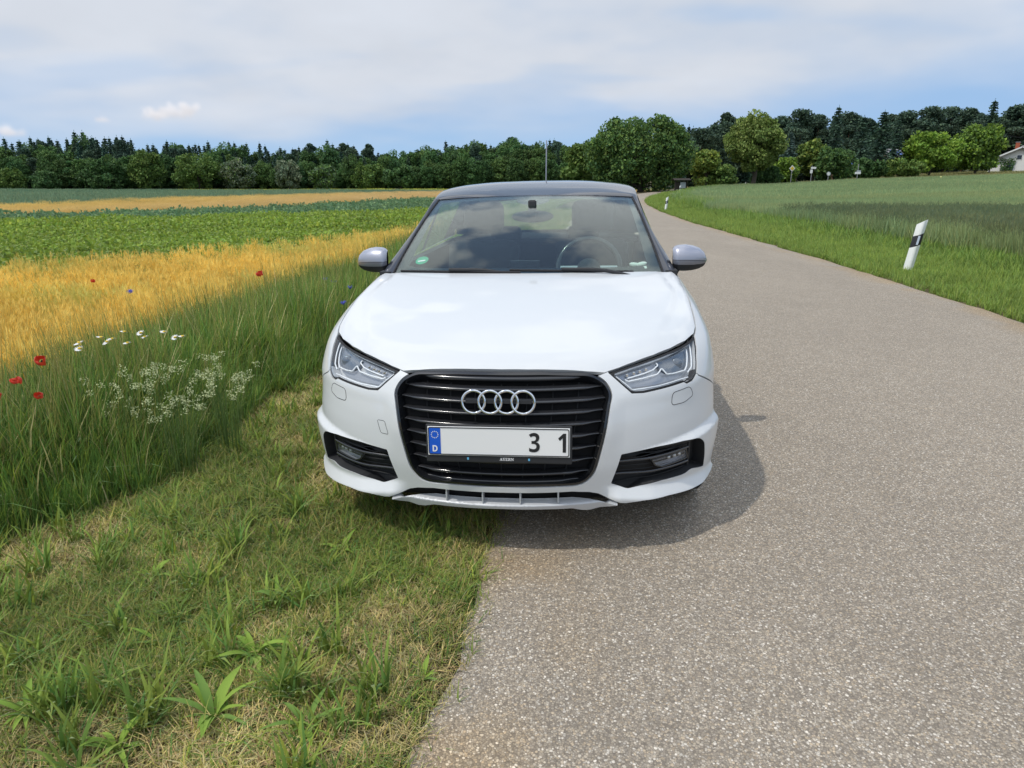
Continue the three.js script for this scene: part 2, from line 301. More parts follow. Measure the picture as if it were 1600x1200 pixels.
function shrink(pts, d) {                        // move every point of an outline inwards
  let area = 0; pts.forEach((p, i) => { const q = pts[(i + 1) % pts.length]; area += p[0] * q[1] - q[0] * p[1]; }); const s = area > 0 ? 1 : -1, n = pts.length;
  const seg = (q) => { let m = 9; for (let i = 0; i < n; i++) { const a = pts[i], b = pts[(i + 1) % n], dx = b[0] - a[0], dy = b[1] - a[1], l = dx * dx + dy * dy || 1e-9, t = clamp(((q[0] - a[0]) * dx + (q[1] - a[1]) * dy) / l, 0, 1); m = Math.min(m, Math.hypot(q[0] - a[0] - dx * t, q[1] - a[1] - dy * t)); } return m; };
  return pts.map((p, i) => { const a = pts[(i + n - 1) % n], b = pts[(i + 1) % n]; let e1 = [p[0] - a[0], p[1] - a[1]], e2 = [b[0] - p[0], b[1] - p[1]]; const l1 = Math.hypot(...e1) || 1, l2 = Math.hypot(...e2) || 1; const n1 = [-e1[1] / l1 * s, e1[0] / l1 * s], n2 = [-e2[1] / l2 * s, e2[0] / l2 * s]; let mx = n1[0] + n2[0], my = n1[1] + n2[1]; const l = Math.hypot(mx, my) || 1, c = Math.max(0.45, l / 2); mx /= l; my /= l; return [p[0] + mx * d / c, p[1] + my * d / c]; }).filter((q) => Math.abs(d) < 0.004 || seg(q) > Math.abs(d) * 0.94);
}
const toLocal = ([x, y, Z]) => [x, y, -Z];
// a sheet cut from the surface along an outline, its edge turned inwards by depth
function sheet(outline, { holes = [], off = 0, depth = 0.018, edge = 0.03, map = wall, inset = 0 } = {}) {
  let loops = [outline, ...holes].map((l) => densify(l, edge)); if (inset) loops = loops.map((l, i) => shrink(l, i ? -inset : inset));
  const shape = new THREE.Shape(loops[0].map((p) => new THREE.Vector2(...p))); for (let i = 1; i < loops.length; i++) shape.holes.push(new THREE.Path(loops[i].map((p) => new THREE.Vector2(...p))));
  let g = new THREE.ShapeGeometry(shape).toNonIndexed(); g = new TessellateModifier(edge * 1.02, 26).modify(g);
  const p = g.attributes.position, pos = [], nor = [], cache = new Map();
  const at = (a, b) => { const k = a.toFixed(6) + ',' + b.toFixed(6); let c = cache.get(k); if (!c) { const q = map(a, b), n = map.normal ? map.normal(a, b) : grad(...q); c = [[q[0] + n[0] * off, q[1] + n[1] * off, q[2] + n[2] * off], n]; cache.set(k, c); } return c; };
  for (let i = 0; i < p.count; i++) { const [q, n] = at(p.getX(i), p.getY(i)); pos.push(...toLocal(q)); nor.push(...toLocal(n)); }
  if (depth) for (const l of loops) l.forEach((v, i) => {
    const w = l[(i + 1) % l.length], [q0, n0] = at(...v), [q1, n1] = at(...w), in_ = (q, n) => [q[0] - n[0] * depth, q[1] - n[1] * depth, q[2] - n[2] * depth];
    const a = toLocal(q0), b = toLocal(q1), c = toLocal(in_(q1, n1)), d = toLocal(in_(q0, n0));
    const e1 = b.map((t, k) => t - a[k]), e2 = d.map((t, k) => t - a[k]); let n = [e1[1] * e2[2] - e1[2] * e2[1], e1[2] * e2[0] - e1[0] * e2[2], e1[0] * e2[1] - e1[1] * e2[0]]; const ln = Math.hypot(...n) || 1; n = n.map((t) => t / ln);
    for (const t of [a, b, c, a, c, d]) { pos.push(...t); nor.push(...n); }
  });
  const o = new THREE.BufferGeometry(); o.setAttribute('position', new THREE.Float32BufferAttribute(pos, 3)); o.setAttribute('normal', new THREE.Float32BufferAttribute(nor, 3)); return o;
}
function onWall(a, y, off = 0) { const q = wall(a, y), n = grad(...q); return new THREE.Vector3(...toLocal([q[0] + n[0] * off, q[1] + n[1] * off, q[2] + n[2] * off])); }
function tube(points, r, seg = 0, closed = false, rs = 6) { const c = new THREE.CatmullRomCurve3(points, closed, 'centripetal'); return new THREE.TubeGeometry(c, seg || Math.max(8, points.length * 3), r, rs, closed); }
function wallTube(pts, off, r, closed = false) { return tube(densify(pts, 0.02, closed).map(([a, y]) => onWall(a, y, off)), r, 0, closed); }

const M = {
  paint: phys({ color: lin(0.63, 0.645, 0.645), roughness: 0.42, clearcoat: 0.7, clearcoatRoughness: 0.04 }),
  roofPaint: phys({ color: lin(0.018, 0.021, 0.03), metalness: 0.1, roughness: 0.4, clearcoat: 1, clearcoatRoughness: 0.05 }),
  silver: phys({ color: lin(0.40, 0.41, 0.47), metalness: 0.6, roughness: 0.4, clearcoat: 1, clearcoatRoughness: 0.06 }),
  splitter: phys({ color: lin(0.5, 0.515, 0.53), metalness: 0.25, roughness: 0.5, clearcoat: 0.3, clearcoatRoughness: 0.2 }),
  strip: phys({ color: lin(0.20, 0.21, 0.245), metalness: 0.5, roughness: 0.35, clearcoat: 1 }),
  gloss: phys({ color: lin(0.012, 0.013, 0.015), roughness: 0.18, clearcoat: 0.6, clearcoatRoughness: 0.05 }),
  slat: phys({ color: lin(0.022, 0.023, 0.026), roughness: 0.27, clearcoat: 0.7, clearcoatRoughness: 0.12 }),
  plastic: std({ color: lin(0.018, 0.019, 0.021), roughness: 0.62 }),
  rubber: std({ color: lin(0.015, 0.015, 0.016), roughness: 0.8 }),
  void: std({ color: lin(0.008, 0.008, 0.009), roughness: 0.95 }),
  chrome: std({ color: lin(0.78, 0.79, 0.8), metalness: 1, roughness: 0.08 }),
  satin: phys({ color: lin(0.50, 0.52, 0.54), metalness: 0.75, roughness: 0.28 }),
  lampSilver: phys({ color: lin(0.62, 0.635, 0.65), metalness: 0.2, roughness: 0.35, clearcoat: 0.6 }),
  lampGrey: phys({ color: lin(0.34, 0.36, 0.40), metalness: 0.4, roughness: 0.3, clearcoat: 0.5 }),
  lampDark: phys({ color: lin(0.10, 0.125, 0.16), metalness: 0.2, roughness: 0.14, clearcoat: 1 }),
  guide: phys({ color: lin(0.86, 0.88, 0.9), roughness: 0.25, clearcoat: 1 }),
  glass: phys({ color: lin(0.86, 0.94, 0.91), transmission: 1, thickness: 0, roughness: 0, ior: 1.52 }),
  privacy: phys({ color: lin(0.62, 0.70, 0.68), transmission: 1, thickness: 0, roughness: 0, ior: 1.5 }),
  lens: phys({ color: lin(0.97, 0.98, 0.98), transmission: 1, thickness: 0, roughness: 0.0, ior: 1.5 }),
  frit: phys({ color: lin(0.010, 0.011, 0.013), roughness: 0.12 }),
  cabin: std({ color: lin(0.03, 0.031, 0.033), roughness: 0.8 }),
  fabric: std({ color: lin(0.022, 0.023, 0.027), roughness: 0.95 }),
  headlining: std({ color: lin(0.42, 0.42, 0.40), roughness: 0.95 }),
  tyre: std({ color: lin(0.02, 0.02, 0.021), roughness: 0.85 }),
  mirrorGlass: std({ color: lin(0.85, 0.86, 0.88), metalness: 1, roughness: 0.02 }),
  plate: phys({ color: lin(0.80, 0.80, 0.78), roughness: 0.35 }),
  euBlue: phys({ color: lin(0.01, 0.10, 0.55), roughness: 0.35 }),
  ink: std({ color: lin(0.012, 0.012, 0.013), roughness: 0.5 }),
  inkWhite: std({ color: lin(0.75, 0.76, 0.76), roughness: 0.5 }),
  badgeGreen: phys({ color: lin(0.02, 0.36, 0.20), roughness: 0.3 }),
  lightBlue: std({ color: lin(0.12, 0.40, 0.62), roughness: 0.5 }),
  amber: std({ color: lin(0.5, 0.3, 0.05), roughness: 0.5 }),
  tailRed: phys({ color: lin(0.4, 0.01, 0.01), roughness: 0.1, clearcoat: 1 }),
};
const car = thing('parked_car', 'white hatchback with black roof and silver mirrors parked half on the verge', 'car', [-0.0399, -0.013, -2.3764], -0.0982);
car.rotation.order = 'YXZ'; car.rotation.z = PI / 180;
const TP = (x, Z) => { const q = top(x, Z); return [arcOf(q[0], q[2]), q[1]]; };
const both = (fn) => { fn(1); fn(-1); };
const mir = (pts, s) => s > 0 ? pts : flip(pts).reverse();
// patch from a function of (u, v); keeps analytic smoothness through shared vertices
function patch(fn, u0, u1, nu, v0, v1, nv) {
  const pos = [], idx = [];
  for (let j = 0; j <= nv; j++) for (let i = 0; i <= nu; i++) { pos.push(...toLocal(fn(lerp(u0, u1, i / nu), lerp(v0, v1, j / nv)))); if (i && j) { const a = (j - 1) * (nu + 1) + i - 1, c = a + nu + 1; idx.push(a, a + 1, c + 1, a, c + 1, c); } }
  const g = new THREE.BufferGeometry(); g.setAttribute('position', new THREE.Float32BufferAttribute(pos, 3)); g.setIndex(idx); g.computeVertexNormals(); return g;
}
const plain = (g) => { const o = g.index ? g.toNonIndexed() : g.clone(); for (const k of Object.keys(o.attributes)) if (k !== 'position' && k !== 'normal') o.deleteAttribute(k); return o; };
const merge = (...gs) => mergeGeometries(gs.flat().map(plain));
const boxG = (w, h, d, x = 0, y = 0, Z = 0, r = 0) => { const g = r ? new RoundedBoxGeometry(w, h, d, 3, r) : new THREE.BoxGeometry(w, h, d); g.translate(x, y, -Z); return g; };

// outlines, right half, measured on the front view
const lampOut = [[0.400, 0.730], [0.487, 0.657, 0.02], [0.530, 0.653], [0.64, 0.658], [0.697, 0.6615, 0.006], [0.712, 0.652, 0.008], [0.738, 0.657, 0.02], [0.757, 0.676, 0.015], [0.762, 0.735], [0.7645, 0.775], [0.764, 0.798, 0.004], [0.745, 0.789], [0.697, 0.778], [0.621, 0.767], [0.552, 0.757], [0.478, 0.745]];
const lampA = roundPoly(lampOut.map(([x, y, r]) => [...F(x, y), r ?? 0.01]), 0.01);
const fogOut = [[0.70, 0.436], [0.768, 0.43, 0.02], [0.796, 0.40, 0.02], [0.806, 0.33], [0.808, 0.272, 0.008], [0.745, 0.300, 0.02], [0.715, 0.287, 0.02], [0.62, 0.293], [0.53, 0.289], [0.478, 0.284, 0.012], [0.417, 0.311, 0.004], [0.452, 0.429, 0.004], [0.59, 0.436]];
const fogA = roundPoly(fogOut.map(([x, y, r]) => [...F(x, y), r ?? 0.01]), 0.01);
const grilleHalf = [[0.16, 0.7465], [0.33, 0.738, 0.03], [0.388, 0.708, 0.03], [0.414, 0.664, 0.03], [0.403, 0.62, 0.03], [0.353, 0.362, 0.04], [0.308, 0.316, 0.04], [0.16, 0.318]].map(([x, y, r]) => [...F(x, y), r ?? 0.02]);
const grilleA = roundPoly([...grilleHalf, ...grilleHalf.map(([a, y, r]) => [-a, y, r]).reverse()], 0.02);
const grilleIn = shrink(densify(grilleA, 0.02), 0.014);
// hood
{
  const edge = [[0.0, 0.128], [0.1, 0.131], [0.2, 0.139], [0.32, 0.153], [0.385, 0.165], [0.44, 0.198], [0.5, 0.241], [0.578, 0.303], [0.65, 0.373], [0.72, 0.459], [0.764, 0.538], [0.779, 0.60], [0.784, 0.8], [0.789, 1.0], [0.782, 1.2], [0.755, 1.30]];
  const back = []; for (let i = 0; i <= 12; i++) { const x = 0.73 * (1 - i / 12); back.push([x, 1.165 + 0.115 * (x / 0.73) ** 2]); }
  const half = [...edge, ...back], full = [...half, ...half.map(([x, Z]) => [-x, Z]).reverse()].filter((p, i, l) => { const q = l[(i + 1) % l.length]; return Math.hypot(p[0] - q[0], p[1] - q[1]) > 1e-4; });
  top.normal = null;
  part('hood', sheet(full, { map: Object.assign((x, Z) => top(x, Z), {}), inset: 0.0025, depth: 0.02, edge: 0.03 }), M.paint, car);
}
// bumper: a U round the grille, with openings for the lower intakes
const archPt = (ang, r = 0.338, Zc = 0.815) => S(Zc + r * Math.cos(ang), 0.305 + r * Math.sin(ang));
{
  const half = [[0, 0.292], ...[[0.267, 0.290], [0.333, 0.281], [0.365, 0.270], [0.403, 0.251], [0.452, 0.232], [0.475, 0.229], [0.545, 0.235], [0.644, 0.231], [0.74, 0.219], [0.80, 0.215], [0.835, 0.222]].map(([x, y]) => F(x, y)), S(0.50, 0.235), ...[PI - 0.18, PI - 0.02, PI - 0.2 + 0.0].slice(1, 2).map((t) => archPt(t)), archPt(PI - 0.25), archPt(PI - 0.5), archPt(PI - 0.72), archPt(PI - 0.86), F(0.765, 0.665)];
  const lampLow = [...densify(lampA, 0.015)].filter(([a, y]) => true);
  // follow the lamp's lower edge from the outer corner to the inner tip
  const outer = lampOut.slice(0, 8).reverse().map(([x, y]) => F(x, y)), inner = [F(0.396, 0.7365), F(0.391, 0.7335)];
  const gr = densify(grilleA, 0.02).filter(([a, y]) => a > 0 && y < 0.725).sort((p, q) => q[1] - p[1] || q[0] - p[0]);
  const right = [...half, ...outer, ...inner, ...gr.filter((p) => p[1] > 0.345), ...gr.filter((p) => p[1] <= 0.345).sort((p, q) => q[0] - p[0]), [0, 0.318]];
  const full = [...right, ...right.slice(1, -1).map(([a, y]) => [-a, y]).reverse()];
  const bumper = part('bumper', sheet(full, { holes: [fogA, flip(fogA).reverse()], inset: 0.002, depth: 0.02, edge: 0.0145 }), M.paint, car);
  both((s) => {   // headlamp washer covers and the tow-eye cover
    const w = roundPoly([[0.645, 0.585], [0.648, 0.632], [0.725, 0.638], [0.742, 0.60], [0.70, 0.583]].map(([x, y]) => F(x, y)), 0.018);
    part('washer_cover', merge(sheet(mir(w, s), { off: 0.0006, depth: 0.002, inset: 0.0015 })), M.paint, bumper);
    part('washer_cover_gap', wallTube(mir(w, s), 0.0002, 0.0011, true), M.rubber, bumper);
  });
  const t = roundPoly([[-0.455, 0.545], [-0.49, 0.545], [-0.475, 0.495], [-0.44, 0.495]].map(([x, y]) => F(x, y)), 0.008);
  part('tow_eye_cover_gap', wallTube(t, 0.0002, 0.0009, true), M.plastic, bumper);
}
// grille
{
  const g = group('grille', car);
  const ring = (a, b) => ({ a, b });
  part('surround', sheet(grilleA, { holes: [grilleIn], off: -0.002, depth: 0.05, edge: 0.024, inset: 0.003 }), M.gloss, g);
  part('backing', sheet(grilleA, { off: -0.06, depth: 0, edge: 0.04 }), M.void, g);
  const ysl = [0.718, 0.683, 0.643, 0.602, 0.560, 0.515, 0.467, 0.418, 0.368, 0.335];
  const widthAt = (y) => { let m = 0; const L = grilleIn, n = L.length; for (let i = 0; i < n; i++) { const p = L[i], q = L[(i + 1) % n]; if ((p[1] - y) * (q[1] - y) <= 0 && p[1] !== q[1]) m = Math.max(m, Math.abs(lerp(p[0], q[0], (y - p[1]) / (q[1] - p[1])))); } return m; };
  ysl.forEach((y, k) => {
    const m = widthAt(y), n = 40, pos = [], idx = [];
    // lens-shaped slat: thin at its ends, a raised nose along the middle
    for (let i = 0; i <= n; i++) {
      const a = lerp(-m, m, i / n), en = Math.min(1, (m - Math.abs(a)) / 0.09), thick = lerp(0.004, k ? 0.0085 : 0.012, ss(0.15, 1, en)), out = lerp(-0.026, -0.012, ss(0.2, 0.9, en));
      const prof = [[-0.05, thick * 0.9], [out - 0.006, thick * 0.8], [out, 0.001], [out - 0.004, -thick * 0.7], [-0.05, -thick]];
      for (const [o, dy] of prof) { const q = wall(a, y), nn = grad(q[0], q[1], q[2]), l = Math.hypot(nn[0], nn[2]); pos.push(...toLocal([q[0] + nn[0] / l * o, y + dy, q[2] + nn[2] / l * o])); }
      if (i) for (let c = 0; c < 4; c++) { const b = (i - 1) * 5 + c, d = b + 5; idx.push(b, b + 1, d + 1, b, d + 1, d); }
    }
    const geo = new THREE.BufferGeometry(); geo.setAttribute('position', new THREE.Float32BufferAttribute(pos, 3)); geo.setIndex(idx); geo.computeVertexNormals(); part('slat', geo, M.slat, g);
  });
  for (const a of [-0.30, -0.2, -0.1, 0, 0.1, 0.2, 0.30]) { const p = []; for (let i = 0; i <= 8; i++) { const y = lerp(0.325, 0.725, i / 8); p.push(onWall(a * (0.82 + 0.25 * i / 8), y, -0.045)); } part('strut', tube(p, 0.0022, 10, false, 4), M.plastic, g); }
  // badge: four linked rings
  const badge = group('badge', car); badge.position.set(0, 0.660, -0.012); badge.rotation.x = -0.12;
  for (let i = 0; i < 4; i++) { const t = new THREE.TorusGeometry(0.0415, 0.0048, 14, 56); t.scale(1, 1, 0.75); const r = part('ring', t, M.chrome, badge); r.position.set((i - 1.5) * 0.0602, 0, (i % 2) * 0.0012); }
  part('mount', boxG(0.24, 0.012, 0.03, 0, 0, 0.02), M.plastic, badge);
}
// number plate
const font = await new FontLoader().loadAsync('fonts/droid/droid_sans_bold.typeface.json');
const serif = await new FontLoader().loadAsync('fonts/droid/droid_serif_bold.typeface.json');
function lettering(s, size, f = font, deep = 0.0012) { const g = new TextGeometry(s, { font: f, size, depth: deep, curveSegments: 5 }); g.computeBoundingBox(); const b = g.boundingBox; g.translate(-(b.min.x + b.max.x) / 2, -(b.min.y + b.max.y) / 2, 0); return g; }
{
  const np = group('number_plate', car); np.position.set(0, 0.506, 0.012); np.rotation.x = -0.05;
  part('holder', boxG(0.536, 0.145, 0.012, 0, -0.0, 0.007, 0.005), M.plastic, np);
  part('plate', boxG(0.520, 0.110, 0.003, 0, 0.011, -0.0015, 0.0012), M.plate, np);
  const rim = new THREE.Shape(); const rr = (s, w, h, r) => { s.moveTo(-w + r, -h); s.lineTo(w - r, -h); s.quadraticCurveTo(w, -h, w, -h + r); s.lineTo(w, h - r); s.quadraticCurveTo(w, h, w - r, h); s.lineTo(-w + r, h); s.quadraticCurveTo(-w, h, -w, h - r); s.lineTo(-w, -h + r); s.quadraticCurveTo(-w, -h, -w + r, -h); };
  rr(rim, 0.2575, 0.0525, 0.008); const hole = new THREE.Path(); rr(hole, 0.2545, 0.0495, 0.006); rim.holes.push(hole);
  part('border', new THREE.ExtrudeGeometry(rim, { depth: 0.0015, bevelEnabled: false, curveSegments: 6 }).translate(0, 0.011, 0.003), M.ink, np);
  const blue = part('country_band', boxG(0.042, 0.098, 0.0012, -0.2335, 0.011, -0.0036), M.euBlue, np);
  part('lettering', lettering('D', 0.024).translate(-0.2335, -0.018, 0.0043), M.inkWhite, blue);
  for (let i = 0; i < 12; i++) { const t = i / 12 * 2 * PI; part('star', new THREE.CircleGeometry(0.0022, 5).translate(-0.2335 + 0.0125 * Math.sin(t), 0.035 + 0.0125 * Math.cos(t), 0.0046), M.inkWhite, blue); }
  part('lettering', lettering('3', 0.072).scale(0.8, 1, 1).translate(0.132, 0.011, 0.003), M.ink, np);
  part('lettering', lettering('1', 0.072).scale(0.8, 1, 1).translate(0.232, 0.011, 0.003), M.ink, np);
  part('holder_lettering', lettering('AYERN', 0.0105, serif).translate(0.03, -0.0565, 0.0), M.inkWhite, np);
  for (const x of [-0.113, 0.112]) part('shield', boxG(0.007, 0.009, 0.001, x, -0.0565, -0.0003, 0.0004), M.lightBlue, np);
}
// lower slot, fins and splitter
{
  const h = [[0, 0.300], F(0.27, 0.298), F(0.36, 0.278), F(0.44, 0.245), F(0.40, 0.215), [0, 0.215]], full = [...h, ...flip(h.slice(1, -1)).reverse()];
  part('lower_slot', sheet(full, { off: -0.045, depth: 0, edge: 0.04 }), M.void, car);
  const sp = group('splitter', car);
  const t = [[0, 0.2535], F(0.27, 0.252), F(0.335, 0.246), F(0.39, 0.238), F(0.44, 0.2275), F(0.40, 0.216), F(0.335, 0.204), F(0.305, 0.206), F(0.265, 0.219), [0, 0.2235]], f2 = [...t, ...flip(t.slice(1, -1)).reverse()];
  const lean = (a, y) => { const q = wall(a, y), n = grad(...q), o = lerp(0.012, -0.028, ss(0.2365, 0.2535, y)); return [q[0] + n[0] * o, y, q[2] + n[2] * o]; };
  lean.normal = (a, y) => { const e = 0.003, p = lean(a - e, y), q = lean(a + e, y), r = lean(a, y - e), s = lean(a, y + e), u = [q[0] - p[0], q[1] - p[1], q[2] - p[2]], v = [s[0] - r[0], s[1] - r[1], s[2] - r[2]]; const n = [u[1] * v[2] - u[2] * v[1], u[2] * v[0] - u[0] * v[2], u[0] * v[1] - u[1] * v[0]], l = -Math.hypot(...n); return n.map((k) => k / l); };
  part('blade', sheet(f2, { map: lean, depth: 0.03, edge: 0.008 }), M.splitter, sp);
  for (const x of [-0.222, -0.074, 0.074, 0.222]) { const p = onWall(x, 0.268, -0.012); part('fin', boxG(0.006, 0.046, 0.04, p.x, 0.268, -p.z + 0.008, 0.002), M.splitter, sp); }
}
// lower intakes with fog lamps
both((s) => {
  const k = group('lower_intake', car);
  part('backing', sheet(mir(fogA, s), { off: -0.055, depth: -0.054, edge: 0.03 }), M.plastic, k);
  const bar = (x0, y0, x1, y1, r) => { const pts = []; for (let i = 0; i <= 14; i++) { const t = i / 14, x = lerp(x0, x1, t); const [a, y] = F(x, lerp(y0, y1, t)); pts.push(onWall(s * a, y, -0.024)); } return tube(pts, r, 30, false, 8); };
  part('trim_bar', bar(0.447, 0.392, 0.742, 0.395, 0.0055), M.slat, k);
  part('trim_bar', bar(0.428, 0.336, 0.745, 0.325, 0.0055), M.slat, k);
  for (let r = 0; r < 7; r++) { const y = 0.298 + r * 0.021; part('mesh_bar', bar(0.435, y, 0.735, y, 0.0022).translate(0, 0, -0.018), M.plastic, k); }
  const fl = group('fog_lamp', k), lo = roundPoly([[0.60, 0.352], [0.583, 0.382], [0.735, 0.388], [0.742, 0.342], [0.63, 0.338]].map(([x, y]) => F(x, y)), 0.008);
  part('housing', sheet(mir(lo, s), { off: -0.042, depth: -0.02, edge: 0.02 }), M.lampGrey, fl);
  part('lens', sheet(mir(shrink(densify(lo, 0.02), 0.003), s), { off: -0.026, depth: 0, edge: 0.02 }), M.lens, fl);
  part('bezel', wallTube(mir(lo, s), -0.025, 0.0035, true), M.gloss, fl);
  for (const x of [0.665, 0.69, 0.712]) { const [a, y] = F(x, 0.368), p = onWall(s * a, y, -0.036); part('reflector', new THREE.IcosahedronGeometry(0.009, 1).translate(p.x, p.y, p.z), M.satin, fl); }
  const post = []; for (let i = 0; i <= 6; i++) { const [a, y] = F(0.752, lerp(0.425, 0.302, i / 6)); post.push(onWall(s * a, y, -0.03)); } part('divider', tube(post, 0.006, 12, false, 6), M.plastic, k);
});
// headlamps
both((s) => {
  const h = group('headlamp', car), A = densify(lampA, 0.015), inn = shrink(A, 0.0062), sheetS = (pts, o) => sheet(mir(pts, s), o);
  part('gasket', sheetS(A, { holes: [mir(inn, s)], off: -0.004, depth: 0.03, edge: 0.016 }), M.rubber, h);
  part('lens', sheetS(inn, { off: -0.001, depth: 0.004, edge: 0.025 }), M.lens, h);
  part('housing', sheetS(inn, { off: -0.042, depth: -0.038, edge: 0.025 }), M.lampSilver, h);
  const P = (l, r = 0.006) => roundPoly(l.map(([x, y]) => F(x, y)), r), X = (x) => x - 0.012;
  const low = P([[0.47, 0.697], [0.49, 0.680], [0.60, 0.676], [0.70, 0.680], [0.728, 0.693], [0.66, 0.697], [0.645, 0.704], [0.62, 0.722], [0.60, 0.706], [0.55, 0.700]], 0.004);
  part('lower_reflector', sheetS(low, { off: -0.034, depth: 0.014, edge: 0.02 }), M.lampGrey, h);
  const mod = P([[0.615, 0.728], [0.60, 0.751], [0.735, 0.772], [0.732, 0.712], [0.722, 0.704], [0.668, 0.704], [0.645, 0.708]], 0.006);
  part('projector_cover', sheetS(mod, { off: -0.026, depth: 0.02, edge: 0.02 }), M.lampDark, h);
  const led = P([[0.445, 0.724], [0.50, 0.738], [0.592, 0.750], [0.60, 0.741], [0.58, 0.727], [0.49, 0.713], [0.465, 0.711]], 0.004);
  part('led_bank', sheetS(led, { off: -0.030, depth: 0.015, edge: 0.02 }), M.lampGrey, h);
  for (const x of [0.478, 0.503, 0.528, 0.552]) { const [a, y] = F(x, 0.7225 + (x - 0.47) * 0.13), p = onWall(s * a, y, -0.02); part('led', boxG(0.011, 0.012, 0.008, p.x, p.y, -p.z, 0.002), M.chrome, h); }
  const line = (l, r, off = -0.014) => wallTube(mir(l.map(([x, y]) => F(x, y)), s), off, r);
  part('light_guide', line([[0.425, 0.728], [0.50, 0.743], [0.60, 0.7575], [0.67, 0.7685], [0.742, 0.7815], [0.747, 0.75], [0.746, 0.703], [0.726, 0.688]], 0.0032), M.guide, h);
  part('light_guide', line([[0.468, 0.708], [0.482, 0.700], [0.54, 0.7035], [0.597, 0.7095], [0.617, 0.726], [0.640, 0.703], [0.668, 0.6995], [0.718, 0.7], [0.727, 0.712], [0.730, 0.768]], 0.0032, -0.018), M.guide, h);
  part('light_guide', line([[0.478, 0.711], [0.55, 0.7215], [0.58, 0.728], [0.60, 0.741], [0.594, 0.749]], 0.003, -0.018), M.guide, h);
  part('light_guide', line([[0.433, 0.722], [0.497, 0.669], [0.60, 0.668], [0.695, 0.673], [0.73, 0.672]], 0.0028, -0.016), M.guide, h);
  const [ba, by] = F(0.69, 0.735), bp = onWall(s * ba, by, -0.03); part('projector', new THREE.SphereGeometry(0.026, 20, 12).scale(1, 0.9, 0.5).translate(bp.x, bp.y, bp.z), M.lampDark, h);
});
// front wings, doors, rear
const hoodEdge = [[0.779, 0.60], [0.784, 0.8], [0.789, 1.0], [0.782, 1.2]];
both((s) => {
  const lampBack = lampOut.slice(7, 11).map(([x, y]) => F(x, y));
  const arch = []; for (let i = 0; i <= 16; i++) arch.push(archPt(lerp(PI - 0.86, -0.12, i / 16)));
  const wing = [F(0.765, 0.668), ...arch, S(1.18, 0.21), S(1.27, 0.21), S(1.28, 0.60), S(1.31, 0.94), ...hoodEdge.slice().reverse().map(([x, Z]) => TP(x, Z)), ...lampBack.slice().reverse()];
  part('front_wing', sheet(mir(wing, s), { inset: 0.002, depth: 0.02, edge: 0.03 }), M.paint, car);
  const door = roundPoly([S(1.28, 0.215), S(1.29, 0.60), S(1.32, 0.945), S(2.36, 0.965), S(2.40, 0.60), S(2.30, 0.215)], 0.03);
  const d = part('door', sheet(mir(door, s), { inset: 0.0025, depth: 0.02, edge: 0.05 }), M.paint, car);
  const hp = onWall(s * S(2.18, 0.8)[0], 0.80, 0.03); part('handle', boxG(0.022, 0.024, 0.17, hp.x, hp.y, -hp.z, 0.01), M.paint, d);
  const arch2 = []; for (let i = 0; i <= 14; i++) arch2.push(archPt(lerp(PI - 0.12, 0.12, i / 14), 0.335, 3.28));
  const rear = [S(2.31, 0.215), S(2.9, 0.215), ...arch2, S(3.66, 0.25), [A_END - 0.30, 0.25], [A_END - 0.30, 0.96], S(3.4, 0.975), S(2.37, 0.967), S(2.41, 0.60)];
  part('rear_quarter_panel', sheet(mir(rear, s), { inset: 0.002, depth: 0.02, edge: 0.06 }), M.paint, car);
  const tl = roundPoly([[A_END - 0.62, 0.72], [A_END - 0.62, 0.86], [A_END - 0.34, 0.86], [A_END - 0.34, 0.76]], 0.03);
  part('tail_lamp', sheet(mir(tl, s), { off: 0.006, depth: 0.01, edge: 0.05 }), M.tailRed, car);
});
part('tailgate', sheet([[A_END - 0.297, 0.25], [A_END - 0.297, 0.96], [A_END - 0.02, 0.96], [A_END - 0.02, 0.25]], { depth: 0.01, edge: 0.06 }), M.paint, car);
part('tailgate', sheet(flip([[A_END - 0.297, 0.25], [A_END - 0.297, 0.96], [A_END - 0.002, 0.96], [A_END - 0.002, 0.25]]).reverse(), { depth: 0.01, edge: 0.06 }), M.paint, car);
